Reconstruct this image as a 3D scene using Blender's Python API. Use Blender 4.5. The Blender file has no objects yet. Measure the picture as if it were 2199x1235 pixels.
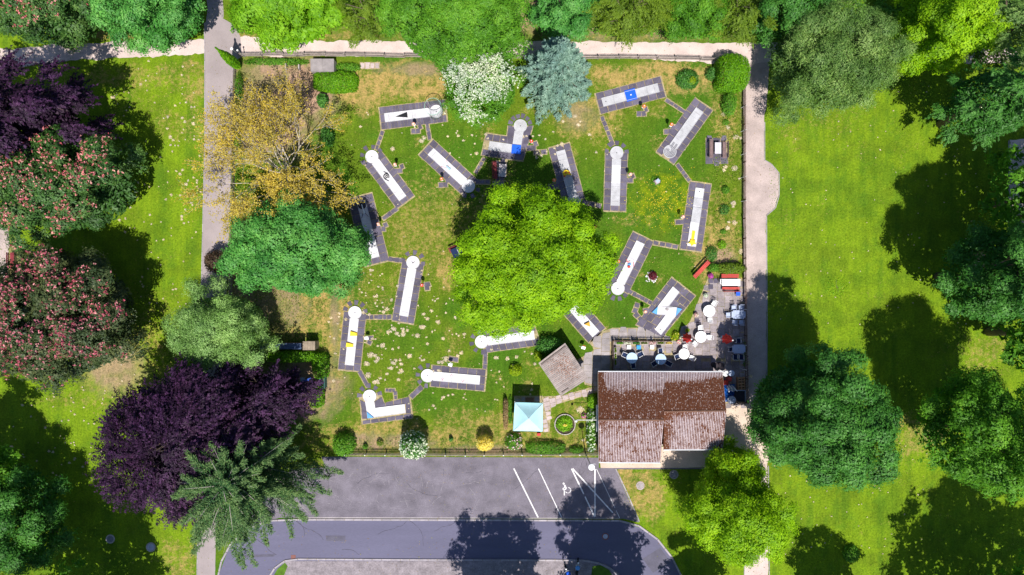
import bpy, math, random
import numpy as np
from mathutils import Vector, Matrix, Quaternion
random.seed(7)
PI = math.pi
C = bpy.context.scene.collection
S = 20.0          # photograph pixels per metre on the ground
H = 73.0          # camera height in metres
CX, CY = 1099.5, 617.5

# ------------------------------------------------------------ camera, sky, sun, exposure
cam_data = bpy.data.cameras.new('camera')
cam = bpy.data.objects.new('camera', cam_data)
C.objects.link(cam)
cam.location = (0, 0, H)
cam.rotation_euler = (0, 0, 0)
cam_data.sensor_width = 36
cam_data.lens = 36 * H / (2199 / S)
cam_data.clip_end = 2000
bpy.context.scene.camera = cam
world = bpy.data.worlds.new('World')
bpy.context.scene.world = world
world.use_nodes = True
wn = world.node_tree
sky = wn.nodes.new('ShaderNodeTexSky')
sky.sky_type = 'NISHITA'
sky.sun_disc = False
sky.sun_elevation = math.radians(62.4)
sky.sun_rotation = PI - 0.144
sky.ozone_density = 6.0
bg = wn.nodes['Background']
bg.inputs['Strength'].default_value = 0.08
wn.links.new(sky.outputs['Color'], bg.inputs['Color'])
sun_data = bpy.data.lights.new('sun', 'SUN')
sun_data.energy = 4.8
sun_data.angle = math.radians(0.53)
sun_data.color = (1.0, 0.95, 0.87)
sun = bpy.data.objects.new('sun', sun_data)
C.objects.link(sun)
sun.location = (5, -30, 60)
sun.rotation_euler = Vector((-0.075, 0.517, -1)).to_track_quat('-Z', 'Y').to_euler()
vs = bpy.context.scene.view_settings
vs.view_transform = 'Standard'
vs.look = 'None'
vs.exposure = 0.4
vs.gamma = 1
vs.use_curve_mapping = False
bpy.context.scene.cycles.max_bounces = 6
bpy.context.scene.cycles.diffuse_bounces = 3
bpy.context.scene.cycles.transmission_bounces = 4
bpy.context.scene.cycles.transparent_max_bounces = 4
bpy.context.scene.cycles.glossy_bounces = 2

# ------------------------------------------------------------ helpers
def G(px, py, h=0.0):
    k = (1 - h / H) / S
    return ((px - CX) * k, (CY - py) * k)

def prop(o, label=None, cat=None, group=None, kind=None):
    if label: o['label'] = label
    if cat: o['category'] = cat
    if group: o['group'] = group
    if kind: o['kind'] = kind
    return o

def link(o, parent=None):
    C.objects.link(o)
    if parent is not None: o.parent = parent
    return o

def thing(name, label, cat, loc=(0, 0, 0), rz=0.0, group=None):
    o = bpy.data.objects.new(name, None)
    o.empty_display_size = 0.2
    o.location = loc
    o.rotation_euler = (0, 0, rz)
    link(o)
    return prop(o, label, cat, group)

def kids(o):
    return [c for c in bpy.data.objects if c.parent == o]

def copy_tree(o, parent=None, table=None):
    c = o.copy()
    C.objects.link(c)
    c.parent = parent
    for ch in list(o.children):
        copy_tree(ch, c)
    return c

class MB:
    def __init__(self): self.v = []; self.f = []
    def add(self, vs_, fs):
        n = len(self.v)
        self.v += [tuple(p) for p in vs_]
        self.f += [tuple(i + n for i in q) for q in fs]
        return self
    def box(self, cx, cy, cz, sx, sy, sz, rz=0.0, ry=0.0, rx=0.0, top=1.0):
        hx, hy, hz = sx / 2, sy / 2, sz / 2
        P = [Vector((x * hx * (top if z > 0 else 1), y * hy * (top if z > 0 else 1), z * hz)) for z in (-1, 1) for x, y in ((-1, -1), (1, -1), (1, 1), (-1, 1))]
        R = Matrix.Rotation(rz, 3, 'Z') @ Matrix.Rotation(ry, 3, 'Y') @ Matrix.Rotation(rx, 3, 'X')
        c = Vector((cx, cy, cz))
        return self.add([R @ p + c for p in P], [(3, 2, 1, 0), (4, 5, 6, 7), (0, 1, 5, 4), (1, 2, 6, 5), (2, 3, 7, 6), (3, 0, 4, 7)])
    def prism(self, pts, z0, z1):
        a = sum(pts[i][0] * pts[(i + 1) % len(pts)][1] - pts[(i + 1) % len(pts)][0] * pts[i][1] for i in range(len(pts)))
        if a < 0: pts = pts[::-1]
        n = len(pts)
        return self.add([(x, y, z0) for x, y in pts] + [(x, y, z1) for x, y in pts],
                        [tuple(range(n - 1, -1, -1)), tuple(range(n, 2 * n))] + [(i, (i + 1) % n, n + (i + 1) % n, n + i) for i in range(n)])
    def sheet(self, pts, z):
        a = sum(pts[i][0] * pts[(i + 1) % len(pts)][1] - pts[(i + 1) % len(pts)][0] * pts[i][1] for i in range(len(pts)))
        if a < 0: pts = pts[::-1]
        return self.add([(x, y, z) for x, y in pts], [tuple(range(len(pts)))])
    def cyl(self, cx, cy, z0, z1, r0, r1=None, n=14, rings=None):
        r1 = r0 if r1 is None else r1
        vs_ = []
        for z, r in ((z0, r0), (z1, r1)):
            vs_ += [(cx + r * math.cos(2 * PI * i / n), cy + r * math.sin(2 * PI * i / n), z) for i in range(n)]
        return self.add(vs_, [tuple(range(n - 1, -1, -1)), tuple(range(n, 2 * n))] + [(i, (i + 1) % n, n + (i + 1) % n, n + i) for i in range(n)])
    def ring(self, cx, cy, z0, z1, r0, r1, n=28, a0=0.0, a1=2 * PI):
        closed = abs(a1 - a0 - 2 * PI) < 1e-6
        m = n if closed else n + 1
        vs_ = []
        for i in range(m):
            a = a0 + (a1 - a0) * i / n
            c, s = math.cos(a), math.sin(a)
            vs_ += [(cx + r0 * c, cy + r0 * s, z0), (cx + r1 * c, cy + r1 * s, z0), (cx + r1 * c, cy + r1 * s, z1), (cx + r0 * c, cy + r0 * s, z1)]
        fs = []
        for i in range(n):
            j = (i + 1) % m
            for k in range(4):
                fs.append((4 * i + k, 4 * j + k, 4 * j + (k + 1) % 4, 4 * i + (k + 1) % 4))
        if not closed: fs += [(0, 1, 2, 3), (4 * n + 3, 4 * n + 2, 4 * n + 1, 4 * n)]
        return self.add(vs_, fs)
    def tube(self, pts, rad, n=6):
        pts = [Vector(p) for p in pts]
        if not hasattr(rad, '__len__'): rad = [rad] * len(pts)
        vs_ = []
        for i, p in enumerate(pts):
            d = (pts[min(i + 1, len(pts) - 1)] - pts[max(i - 1, 0)])
            if d.length < 1e-9: d = Vector((0, 0, 1))
            d.normalize()
            u = d.orthogonal() if i == 0 else (u - d * u.dot(d))
            u.normalize()
            w = d.cross(u)
            for k in range(n):
                a = 2 * PI * k / n
                vs_.append(p + (u * math.cos(a) + w * math.sin(a)) * rad[i])
        fs = [tuple(range(n - 1, -1, -1)), tuple(range((len(pts) - 1) * n, len(pts) * n))]
        for i in range(len(pts) - 1):
            for k in range(n):
                fs.append((i * n + k, i * n + (k + 1) % n, (i + 1) * n + (k + 1) % n, (i + 1) * n + k))
        return self.add(vs_, fs)
    def ball(self, cx, cy, cz, r, n=10, m=6, sz=1.0):
        vs_ = [(cx, cy, cz - r * sz)]
        for j in range(1, m):
            t = -PI / 2 + PI * j / m
            vs_ += [(cx + r * math.cos(t) * math.cos(2 * PI * i / n), cy + r * math.cos(t) * math.sin(2 * PI * i / n), cz + r * sz * math.sin(t)) for i in range(n)]
        vs_.append((cx, cy, cz + r * sz))
        fs = [(0, 1 + (i + 1) % n, 1 + i) for i in range(n)]
        for j in range(m - 2):
            for i in range(n):
                a = 1 + j * n
                fs.append((a + i, a + (i + 1) % n, a + n + (i + 1) % n, a + n + i))
        a = 1 + (m - 2) * n
        fs += [(a + i, a + (i + 1) % n, len(vs_) - 1) for i in range(n)]
        return self.add(vs_, fs)
    def mesh(self, name, mat, smooth=False):
        me = bpy.data.meshes.new(name)
        me.from_pydata(self.v, [], self.f)
        me.materials.append(mat)
        if smooth: me.polygons.foreach_set('use_smooth', [True] * len(me.polygons))
        me.update()
        return me
    def build(self, name, mat, parent=None, smooth=False):
        return link(bpy.data.objects.new(name, self.mesh(name, mat, smooth)), parent)

# value noise
_rt = np.random.RandomState(5).rand(256, 256)
def vn(x, y, seed=0):
    x = np.asarray(x, float) + seed * 37.13; y = np.asarray(y, float) + seed * 91.7
    xi = np.floor(x).astype(int); yi = np.floor(y).astype(int)
    fx = x - xi; fy = y - yi
    fx = fx * fx * (3 - 2 * fx); fy = fy * fy * (3 - 2 * fy)
    g = lambda a, b: _rt[a % 256, b % 256]
    return (g(xi, yi) * (1 - fx) + g(xi + 1, yi) * fx) * (1 - fy) + (g(xi, yi + 1) * (1 - fx) + g(xi + 1, yi + 1) * fx) * fy
def fbm(x, y, seed=0, o=4):
    s = 0; a = 0.5; t = 0
    for i in range(o):
        s = s + a * vn(np.asarray(x) * 2 ** i, np.asarray(y) * 2 ** i, seed + i * 7); t += a; a *= 0.55
    return s / t

# ------------------------------------------------------------ materials
def new_mat(name):
    m = bpy.data.materials.new(name); m.use_nodes = True
    nt = m.node_tree; nt.nodes.clear()
    out = nt.nodes.new('ShaderNodeOutputMaterial')
    b = nt.nodes.new('ShaderNodeBsdfPrincipled')
    nt.links.new(b.outputs[0], out.inputs[0])
    return m, nt, b, out
def node(nt, t, **kw):
    n = nt.nodes.new(t)
    for k, v in kw.items():
        if k in n.inputs.keys(): n.inputs[k].default_value = v
        else: setattr(n, k, v)
    return n
def ramp(nt, fac, stops):
    r = nt.nodes.new('ShaderNodeValToRGB')
    el = r.color_ramp.elements
    while len(el) < len(stops): el.new(0.5)
    for e, (p, c) in zip(el, stops):
        e.position = p; e.color = (c[0], c[1], c[2], 1)
    nt.links.new(fac, r.inputs[0])
    return r.outputs[0]
def mixc(nt, fac, a, b, mode='MIX'):
    m = nt.nodes.new('ShaderNodeMix'); m.data_type = 'RGBA'; m.blend_type = mode
    for s, v in ((m.inputs[0], fac), (m.inputs[6], a), (m.inputs[7], b)):
        if isinstance(v, (int, float)): s.default_value = v
        elif isinstance(v, tuple): s.default_value = (*v, 1)
        else: nt.links.new(v, s)
    return m.outputs[2]
def pos_noise(nt, scale, detail=4, rough=0.6, stretch=None, use_pos=True):
    g = nt.nodes.new('ShaderNodeNewGeometry')
    v = g.outputs['Position']
    if stretch:
        mp = node(nt, 'ShaderNodeMapping'); mp.inputs['Scale'].default_value = stretch
        nt.links.new(v, mp.inputs[0]); v = mp.outputs[0]
    n = node(nt, 'ShaderNodeTexNoise', Scale=scale, Detail=detail, Roughness=rough)
    nt.links.new(v, n.inputs['Vector'])
    return n.outputs['Fac']
def bump(nt, b, h, strength=0.3, dist=0.02):
    n = node(nt, 'ShaderNodeBump', Strength=strength, Distance=dist)
    nt.links.new(h, n.inputs['Height']); nt.links.new(n.outputs[0], b.inputs['Normal'])
def scale3(c, k): return tuple(min(1, x * k) for x in c)
def M(name, col, var=0.25, scale=1.5, fine=14.0, rough=0.85, bmp=0.3, spec=0.25, obj_var=0.0, col2=None, metal=0.0, stretch=None):
    """base colour broken up by two scales of noise, optional per-object variation"""
    m, nt, b, out = new_mat(name)
    col2 = col2 or scale3(col, 1 + var)
    n1 = pos_noise(nt, scale, 5, 0.6, stretch); n2 = pos_noise(nt, fine, 3, 0.7, stretch)
    c = ramp(nt, n1, [(0.3, scale3(col, 1 - var)), (0.7, col2)])
    c = mixc(nt, 1.0, c, ramp(nt, n2, [(0.25, (1 - var,) * 3), (0.75, (1 + var,) * 3)]), 'MULTIPLY')
    if obj_var:
        oi = nt.nodes.new('ShaderNodeObjectInfo')
        c = mixc(nt, 1.0, c, ramp(nt, oi.outputs['Random'], [(0, (1 - obj_var,) * 3), (1, (1 + obj_var, 1 + obj_var * .97, 1 + obj_var * .92))]), 'MULTIPLY')
    nt.links.new(c, b.inputs['Base Color'])
    b.inputs['Roughness'].default_value = rough
    b.inputs['Specular IOR Level'].default_value = spec
    b.inputs['Metallic'].default_value = metal
    if bmp: bump(nt, b, n2, bmp, 0.02)
    return m
def foliage(name, c0, c1, c2, trans=0.35, spec=0.25, rough=0.55, tcol=None):
    """leaf: colour from a per-leaf 'tint' attribute, partly translucent"""
    m, nt, b, out = new_mat(name)
    at = nt.nodes.new('ShaderNodeAttribute'); at.attribute_name = 'tint'
    c = ramp(nt, at.outputs['Fac'], [(0.0, c0), (0.5, c1), (1.0, c2)])
    n = pos_noise(nt, 0.45, 3)
    c = mixc(nt, 1.0, c, ramp(nt, n, [(0.3, (.78, .82, .85)), (0.7, (1.2, 1.14, 1.0))]), 'MULTIPLY')
    nt.links.new(c, b.inputs['Base Color'])
    b.inputs['Roughness'].default_value = rough
    b.inputs['Specular IOR Level'].default_value = spec
    tr = nt.nodes.new('ShaderNodeBsdfTranslucent')
    tc = mixc(nt, 1.0, c, (1.25, 1.15, 0.6) if tcol is None else tcol, 'MULTIPLY')
    nt.links.new(tc, tr.inputs[0])
    mx = nt.nodes.new('ShaderNodeMixShader'); mx.inputs[0].default_value = trans
    nt.links.new(b.outputs[0], mx.inputs[1]); nt.links.new(tr.outputs[0], mx.inputs[2])
    nt.links.new(mx.outputs[0], out.inputs[0])
    return m
# ------------------------------------------------------------ ground
def pxgrid(x0, x1, y0, y1, step):
    xs = np.arange(x0, x1 + step / 2, step); ys = np.arange(y0, y1 + step / 2, step)
    X, Y = np.meshgrid(xs, ys)
    return xs, ys, X, Y
def ss(a, b, x):
    t = np.clip((x - a) / (b - a), 0, 1); return t * t * (3 - 2 * t)
def blob(PX, PY, cx, cy, rx, ry, n, soft=0.45):
    d = np.sqrt(((PX - cx) / rx) ** 2 + ((PY - cy) / ry) ** 2) + (n - 0.5) * 0.9
    return 1 - ss(1 - soft, 1 + soft, d)
def ground_colour(X, Y):
    """colour of the turf itself: lush, yellow-green, straw and bare soil where the photograph has them"""
    PX = X * S + CX; PY = CY - Y * S
    n1 = fbm(X * .22, Y * .22, 1); n2 = fbm(X * .7, Y * .7, 2); n3 = fbm(X * 2.1, Y * 2.1, 3, 3); n4 = fbm(X * 1.3, Y * .12, 4, 3)
    lush = np.array([.058, .140, .008]); olive = np.array([.098, .162, .009]); bright = np.array([.142, .238, .008])
    straw = np.array([.36, .24, .085]); soil = np.array([.34, .23, .15]); deep = np.array([.03, .09, .008])
    def mix(a, b, t): return a * (1 - t[..., None]) + b * t[..., None]
    c = np.ones(X.shape + (3,)) * olive
    c = mix(c, lush, ss(.5, .7, n1))
    outer = np.maximum(ss(1600, 1640, PX), 1 - ss(430, 445, PX))
    outer = np.maximum(outer, ss(1320, 1360, PX) * ss(1000, 1010, PY))
    c = mix(c, np.ones(3) * bright, outer * (.55 + .45 * ss(.35, .6, n2)))
    c = mix(c, np.ones(3) * lush, outer * .55 * ss(.52, .66, n3 * .4 + n4 * .6))
    lb = 0
    for b in [(1420, 590, 120, 70), (1340, 660, 80, 50), (1440, 330, 120, 90), (1340, 400, 100, 80), (940, 300, 110, 50), (900, 380, 120, 60), (1130, 380, 160, 90), (960, 850, 80, 60), (850, 690, 70, 60), (1210, 760, 90, 60), (1080, 790, 60, 50), (700, 870, 60, 60), (1380, 1030, 40, 20)]:
        lb = np.maximum(lb, blob(PX, PY, *b, n2))
    c = mix(c, np.ones(3) * lush * .95, lb * .75)
    # yellow flowered turf
    yb = blob(PX, PY, 1420, 430, 70, 55, n2)
    c = mix(c, np.array([.16, .22, .004]), yb * ss(.4, .6, n3) * .8)
    # straw patches
    st = 0
    for b in [(880, 175, 130, 45, .9), (780, 190, 60, 50, .9), (1430, 168, 190, 34, .95), (1560, 250, 30, 120, .6), (1545, 540, 55, 80, .8), (1270, 250, 70, 50, .7), (1010, 470, 130, 100, .45), (900, 500, 70, 90, .5), (640, 660, 90, 70, .9), (715, 640, 40, 130, .85), (700, 820, 40, 60, .7), (860, 940, 180, 40, .75), (1060, 930, 130, 50, .6), (1180, 960, 120, 30, .6), (1390, 1060, 45, 60, .8), (1340, 1020, 18, 18, 1), (380, 165, 260, 30, .5), (415, 180, 25, 60, .7), (240, 75, 60, 14, .8), (560, 70, 90, 14, .8), (760, 78, 90, 10, .7), (1400, 78, 200, 9, .6), (260, 770, 110, 90, .6), (330, 690, 60, 60, .4), (1695, 300, 26, 36, .3), (1960, 940, 60, 60, .55), (2110, 760, 50, 50, .5), (1790, 250, 90, 40, .25), (390, 1200, 50, 50, .6), (300, 210, 80, 50, .25), (390, 270, 60, 40, .4), (250, 860, 160, 30, .4), (1240, 900, 60, 60, .45), (960, 580, 22, 40, .8), (780, 640, 60, 80, .35)]:
        st = np.maximum(st, blob(PX, PY, *b[:4], n2) * b[4])
    gen = .42 * ss(.58, .72, fbm(X * .5, Y * .5, 9)) * (1 - .6 * outer)
    st = np.maximum(st, gen)
    straw_amount = st * (.55 + .45 * ss(.36, .6, n3)) + .05 * (1 - outer)
    # bare soil
    so = 0
    for b in [(585, 230, 95, 110, 1), (650, 200, 70, 70, 1), (600, 660, 60, 50, .7), (245, 790, 60, 50, .8), (520, 640, 30, 60, .8), (905, 150, 80, 14, .7), (1240, 250, 40, 30, .6), (640, 830, 90, 70, .9), (720, 690, 10, 90, .8), (790, 950, 40, 22, .8), (870, 950, 60, 16, .7), (1100, 968, 200, 10, .8), (1600, 250, 8, 200, .4), (30, 560, 18, 40, .9), (990, 1225, 60, 20, .1), (1555, 555, 25, 25, .9), (1330, 30, 300, 50, .8), (1000, 20, 300, 60, .6), (2110, 570, 40, 30, .8), (2005, 930, 25, 20, .6)]:
        so = np.maximum(so, blob(PX, PY, *b[:4], n3) * b[4])
    c = mix(c, np.ones(3) * soil, so * (.6 + .4 * ss(.35, .55, n2)))
    straw_amount = straw_amount * (1 - so)
    c = c * (0.82 + .36 * n3[..., None]) * (0.88 + .24 * n2[..., None])
    return c, straw_amount
gm, nt, b, out = new_mat('turf')
at = nt.nodes.new('ShaderNodeAttribute'); at.attribute_name = 'turf_colour'
nf = pos_noise(nt, 5.0, 4, .75); ng = pos_noise(nt, 22, 2, .7)
sa = nt.nodes.new('ShaderNodeAttribute'); sa.attribute_name = 'straw'
nq = pos_noise(nt, 2.6, 6, .78)
def mth(op, a, b_):
    m_ = nt.nodes.new('ShaderNodeMath'); m_.operation = op
    for s_, v_ in zip(m_.inputs, (a, b_)):
        if isinstance(v_, (int, float)): s_.default_value = v_
        else: nt.links.new(v_, s_)
    return m_.outputs[0]
fs = ramp(nt, mth('ADD', sa.outputs['Fac'], mth('MULTIPLY', mth('SUBTRACT', nq, .5), 2.6)), [(.28, (0, 0, 0)), (.95, (1, 1, 1))])
c = mixc(nt, fs, at.outputs['Color'], (.36, .26, .085))
c = mixc(nt, 1.0, c, ramp(nt, nf, [(.25, (.45, .52, .5)), (.75, (1.55, 1.45, 1.6))]), 'MULTIPLY')
c = mixc(nt, 1.0, c, ramp(nt, ng, [(.25, (.7, .7, .7)), (.75, (1.3, 1.3, 1.3))]), 'MULTIPLY')
nm = pos_noise(nt, 1.0, 4, .7, (2.2, .22, 1))
c = mixc(nt, 1.0, c, ramp(nt, nm, [(.3, (.80, .86, .82)), (.7, (1.2, 1.12, 1.15))]), 'MULTIPLY')
nt.links.new(c, b.inputs['Base Color']); b.inputs['Roughness'].default_value = .95; b.inputs['Specular IOR Level'].default_value = .1
bump(nt, b, nf, .8, .08)
turf = gm
xs, ys, X, Y = pxgrid(-62, 62, -38, 38, .3)
me = bpy.data.meshes.new('ground')
nx, ny = len(xs), len(ys)
V = np.stack([X, Y, np.zeros_like(X)], -1).reshape(-1, 3)
idx = np.arange(nx * ny).reshape(ny, nx)
Q = np.stack([idx[:-1, :-1], idx[:-1, 1:], idx[1:, 1:], idx[1:, :-1]], -1).reshape(-1, 4)
def np_mesh(me, V, Q):
    me.vertices.add(len(V)); me.vertices.foreach_set('co', V.astype(np.float32).ravel())
    k = Q.shape[1]
    me.loops.add(Q.size); me.loops.foreach_set('vertex_index', Q.astype(np.int32).ravel())
    me.polygons.add(len(Q)); me.polygons.foreach_set('loop_start', np.arange(0, Q.size, k, dtype=np.int32))
    me.polygons.foreach_set('loop_total', np.full(len(Q), k, np.int32))
    me.update(calc_edges=True)
np_mesh(me, V, Q)
gc, gs_ = ground_colour(X, Y); gc = gc.reshape(-1, 3)
sa_ = me.attributes.new('straw', 'FLOAT', 'POINT'); sa_.data.foreach_set('value', gs_.astype(np.float32).ravel())
ca = me.attributes.new('turf_colour', 'FLOAT_COLOR', 'POINT')
ca.data.foreach_set('color', np.concatenate([gc, np.ones((len(gc), 1))], 1).astype(np.float32).ravel())
me.materials.append(turf)
ground = link(bpy.data.objects.new('ground', me)); prop(ground, kind='structure')
far_m = M('far_turf', (.135, .205, .012), .3, .05, 1.0)
o = MB().sheet([(-700, -700), (700, -700), (700, 700), (-700, 700)], -.05).build('surrounding_ground', far_m); prop(o, kind='structure')

# blades and tufts of grass: one uncountable mass
rg = np.random.RandomState(11)
n = 170000
gx = rg.uniform(-57, 57, n); gy = rg.uniform(-33, 33, n)
PXg = gx * S + CX; PYg = CY - gy * S
keep = ~((PXg > 432) & (PXg < 505) & (PYg > 40) ) & ~((PYg > 84) & (PYg < 133) & (PXg > 160) & (PXg < 1700)) & ~((PXg > 1592) & (PXg < 1652) & (PYg > 80)) & ~((PYg > 975) & (PXg > 420) & (PXg < 1340)) & ~((PYg > 1100) & (PXg > 420) & (PXg < 1480)) & ~((PXg > 1275) & (PXg < 1660) & (PYg > 690) & (PYg < 1010))
keep &= ~((PXg > 1550) & (PXg < 1660) & (PYg > 860))
gx, gy = gx[keep], gy[keep]; n = len(gx)
gcol, gst = ground_colour(gx[None, :], gy[None, :]); gcol = gcol[0]; gst = gst[0]
dry_ = (rg.uniform(0, 1, len(gst)) < gst * .9)[:, None]; gcol = np.where(dry_, np.array([.38, .28, .10]), gcol)
gcol *= rg.uniform(.75, 1.55, (n, 1)) * np.array([1.0, 1.0, .9])
a = rg.uniform(0, 2 * PI, n); L = rg.uniform(.05, .14, n); w = rg.uniform(.02, .045, n)
d = np.stack([np.cos(a), np.sin(a)], 1); s = np.stack([-d[:, 1], d[:, 0]], 1)
p = np.stack([gx, gy], 1)
V = np.zeros((n, 3, 3))
V[:, 0, :2] = p - s * w[:, None]; V[:, 1, :2] = p + s * w[:, None]; V[:, 2, :2] = p + d * L[:, None] * .8
V[:, :2, 2] = .004; V[:, 2, 2] = L * .6
me = bpy.data.meshes.new('grass'); np_mesh(me, V.reshape(-1, 3), np.arange(3 * n).reshape(-1, 3))
ca = me.attributes.new('turf_colour', 'FLOAT_COLOR', 'POINT')
ca.data.foreach_set('color', np.concatenate([np.repeat(gcol, 3, 0), np.ones((3 * n, 1))], 1).astype(np.float32).ravel())
gb, nt, b, out = new_mat('grass_blade')
at = nt.nodes.new('ShaderNodeAttribute'); at.attribute_name = 'turf_colour'
nt.links.new(at.outputs['Color'], b.inputs['Base Color']); b.inputs['Roughness'].default_value = .8; b.inputs['Specular IOR Level'].default_value = .15
me.materials.append(gb)
prop(link(bpy.data.objects.new('grass', me)), kind='stuff', label='short mown grass growing all over the lawns', cat='grass')

# ------------------------------------------------------------ paths, road, parking
gravel = M('pale_gravel', (.56, .455, .425), .16, .5, 9, .95, .5)
gravel_e = M('weathered_gravel', (.42, .34, .32), .22, .5, 9, .95, .5)
asphalt_path = M('path_asphalt', (.31, .265, .27), .12, .4, 12, .9, .3)
asphalt = M('road_asphalt', (.122, .118, .185), .14, .35, 26, .8, .2, stretch=(.12, 1, 1))
park_m = M('parking_asphalt', (.158, .142, .174), .26, .6, 9, .9, .3)
park_l = M('pale_parking_asphalt', (.24, .21, .23), .3, 1.2, 6, .9, .3)
conc = M('concrete', (.40, .36, .35), .2, .9, 9, .9, .3, obj_var=.12)
kerb_m = M('kerb_concrete', (.34, .31, .34), .18, 1, 9, .9, .2, obj_var=.15)
yard_m = M('apron_concrete', (.58, .46, .38), .15, .5, 8, .9, .3)
joint_m = M('dry_joint', (.33, .27, .16), .35, 2, 20, .95, .4)
def rough_poly(pts, amp=.12, step=.35, seed=0):
    out_ = []
    for i in range(len(pts)):
        a_, b_ = Vector(pts[i]), Vector(pts[(i + 1) % len(pts)])
        L_ = (b_ - a_).length; k = max(1, int(L_ / step))
        nrm = Vector((-(b_ - a_).y, (b_ - a_).x)).normalized() if L_ else Vector((0, 0))
        for j in range(k):
            q = a_.lerp(b_, j / k)
            t = 0 if j == 0 else (float(fbm(q.x * .9, q.y * .9, seed)) - .5) * 2 * amp + random.uniform(-amp, amp) * .35
            out_.append((q.x + nrm.x * t, q.y + nrm.y * t))
    return out_
def pave_sheet(name, px, mat, z, amp=.0, seed=0, z0=None):
    pts = [G(*p_) for p_ in px]
    if amp: pts = rough_poly(pts, amp, seed=seed)
    o = (MB().sheet(pts, z) if z0 is None else MB().prism(pts, z0, z)).build(name, mat)
    bpy.context.view_layer.update()
    return prop(o, kind='structure')
pave_sheet('gravel_path', [(-200, 172), (0, 148), (170, 128), (300, 124), (440, 114), (440, 86), (300, 88), (170, 92), (80, 100), (-200, 125)], gravel, .008, .25, 3)
pave_sheet('gravel_path', [(497, 78), (560, 82), (660, 88), (870, 88), (1100, 88), (1330, 90), (1560, 92), (1700, 92), (1900, 96), (2260, 110), (2260, 140), (1900, 132), (1672, 128), (1650, 140), (1596, 138), (1330, 124), (1000, 121), (700, 119), (520, 121), (497, 121)], gravel, .008, .22, 4)
pave_sheet('gravel_path', [(1596, 138), (1652, 134), (1648, 200), (1641, 260), (1641, 344), (1655, 352), (1672, 372), (1672, 420), (1664, 446), (1645, 462), (1646, 700), (1645, 880), (1597, 880), (1597, 400)], gravel_e, .0098, .10, 5)
pave_sheet('gravel_path', [(1597, 975), (1648, 975), (1650, 1290), (1598, 1290)], gravel, .007, .1, 6)
pave_sheet('gravel_path', [(2168, 300), (2240, 300), (2240, 560), (2166, 560)], gravel, .008, .2, 7)
pave_sheet('gravel_path', [(-90, 452), (14, 450), (20, 520), (17, 600), (16, 700), (-90, 700)], gravel_e, .008, .2, 8)
pave_sheet('asphalt_path', [(438, 50), (472, 36), (500, 52), (516, 78), (520, 121), (505, 130), (499, 200), (495, 400), (488, 600), (476, 800), (466, 1000), (462, 1235), (460, 1300), (423, 1300), (424, 1200), (428, 800), (433, 600), (440, 300), (440, 110)], asphalt_path, .014, .05, 9)
pave_sheet('asphalt_path', [(442, 50), (446, 20), (440, -60), (478, -60), (480, 38), (470, 48)], asphalt_path, .012, .05, 10)
pave_sheet('yard_apron', [(1556, 868), (1606, 868), (1640, 905), (1652, 950), (1652, 985), (1640, 1010), (1600, 1006), (1546, 1003), (1430, 1005), (1290, 1006), (1284, 960), (1440, 960), (1556, 950)], yard_m, .012, .04, 11)
pave_sheet('footpath', [(740, 981), (1286, 983), (1286, 1005), (1600, 1004), (1550, 1007), (1290, 1008), (700, 1005), (690, 981)], park_m, .016)
pave_sheet('parking_area', [(640, 1004.5), (1321, 1006), (1372, 1122), (1340, 1114), (600, 1112), (540, 1130), (520, 1060)], park_m, .012)
R = [(470, 1235), (490, 1180), (530, 1140), (580, 1120), (640, 1117), (1330, 1120), (1375, 1133), (1415, 1162), (1445, 1200), (1468, 1245), (1475, 1330), (465, 1330)]
pave_sheet('road', R, asphalt, .008)
pave_sheet('parking_area', [(612, 1205), (1260, 1205), (1300, 1211), (1330, 1232), (1335, 1300), (600, 1300), (596, 1225)], park_l, .016)
# kerbs: each kerbstone a piece of its kerb
def kerb(name, line, w=.16, h=.10, step=1.0, n_max=290):
    P = [Vector(G(*p_)) for p_ in line]
    base = MB()
    segs = []
    for a_, b_ in zip(P[:-1], P[1:]):
        L_ = (b_ - a_).length; k = max(1, round(L_ / step))
        for j in range(k):
            q0, q1 = a_.lerp(b_, j / k), a_.lerp(b_, (j + 1) / k)
            segs.append((q0, q1))
            m_ = (q0 + q1) / 2; d_ = q1 - q0
            base.box(m_.x, m_.y, h / 2 - .02, d_.length + .01, w - .02, h - .03, rz=math.atan2(d_.y, d_.x))
    root = base.build(name, joint_m); prop(root, kind='structure')
    cache = {}
    for q0, q1 in segs[:n_max]:
        d_ = q1 - q0; m_ = (q0 + q1) / 2; key = round(d_.length, 2)
        if key not in cache: cache[key] = MB().box(0, 0, 0, key - .02, w, h, top=.97).mesh('kerbstone', kerb_m)
        o = bpy.data.objects.new('kerbstone', cache[key]); o.location = (m_.x, m_.y, h / 2 + random.uniform(-.004, .004)); o.rotation_euler = (0, 0, math.atan2(d_.y, d_.x) + random.uniform(-.004, .004))
        link(o, root)
    return root
kerb('kerb', [(466, 1250), (476, 1205), (497, 1166), (530, 1137), (575, 1118), (640, 1115.5), (1000, 1116.5), (1330, 1118), (1372, 1129), (1412, 1158), (1443, 1197), (1466, 1243)], .18)
kerb('kerb', [(574, 1245), (590, 1220), (612, 1204), (640, 1200.5), (900, 1202), (1250, 1203), (1285, 1209), (1310, 1220), (1332, 1240)], .18)
kerb('kerb', [(1322, 1006), (1345, 1055), (1373, 1120)], .12, .06)
kerb('kerb', [(1642, 262), (1642, 344), (1656, 352), (1673, 372), (1673, 420), (1665, 447), (1646, 463), (1647, 700), (1646, 880)], .08, .05)
kerb('kerb', [(1600, 1010), (1598, 1245)], .08, .05)
kerb('kerb', [(1650, 1000), (1652, 1245)], .08, .05)
kerb('kerb', [(439, 60), (440, 130), (440, 300), (433, 600), (428, 800), (424, 1200), (423, 1245)], .08, .05)
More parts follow.
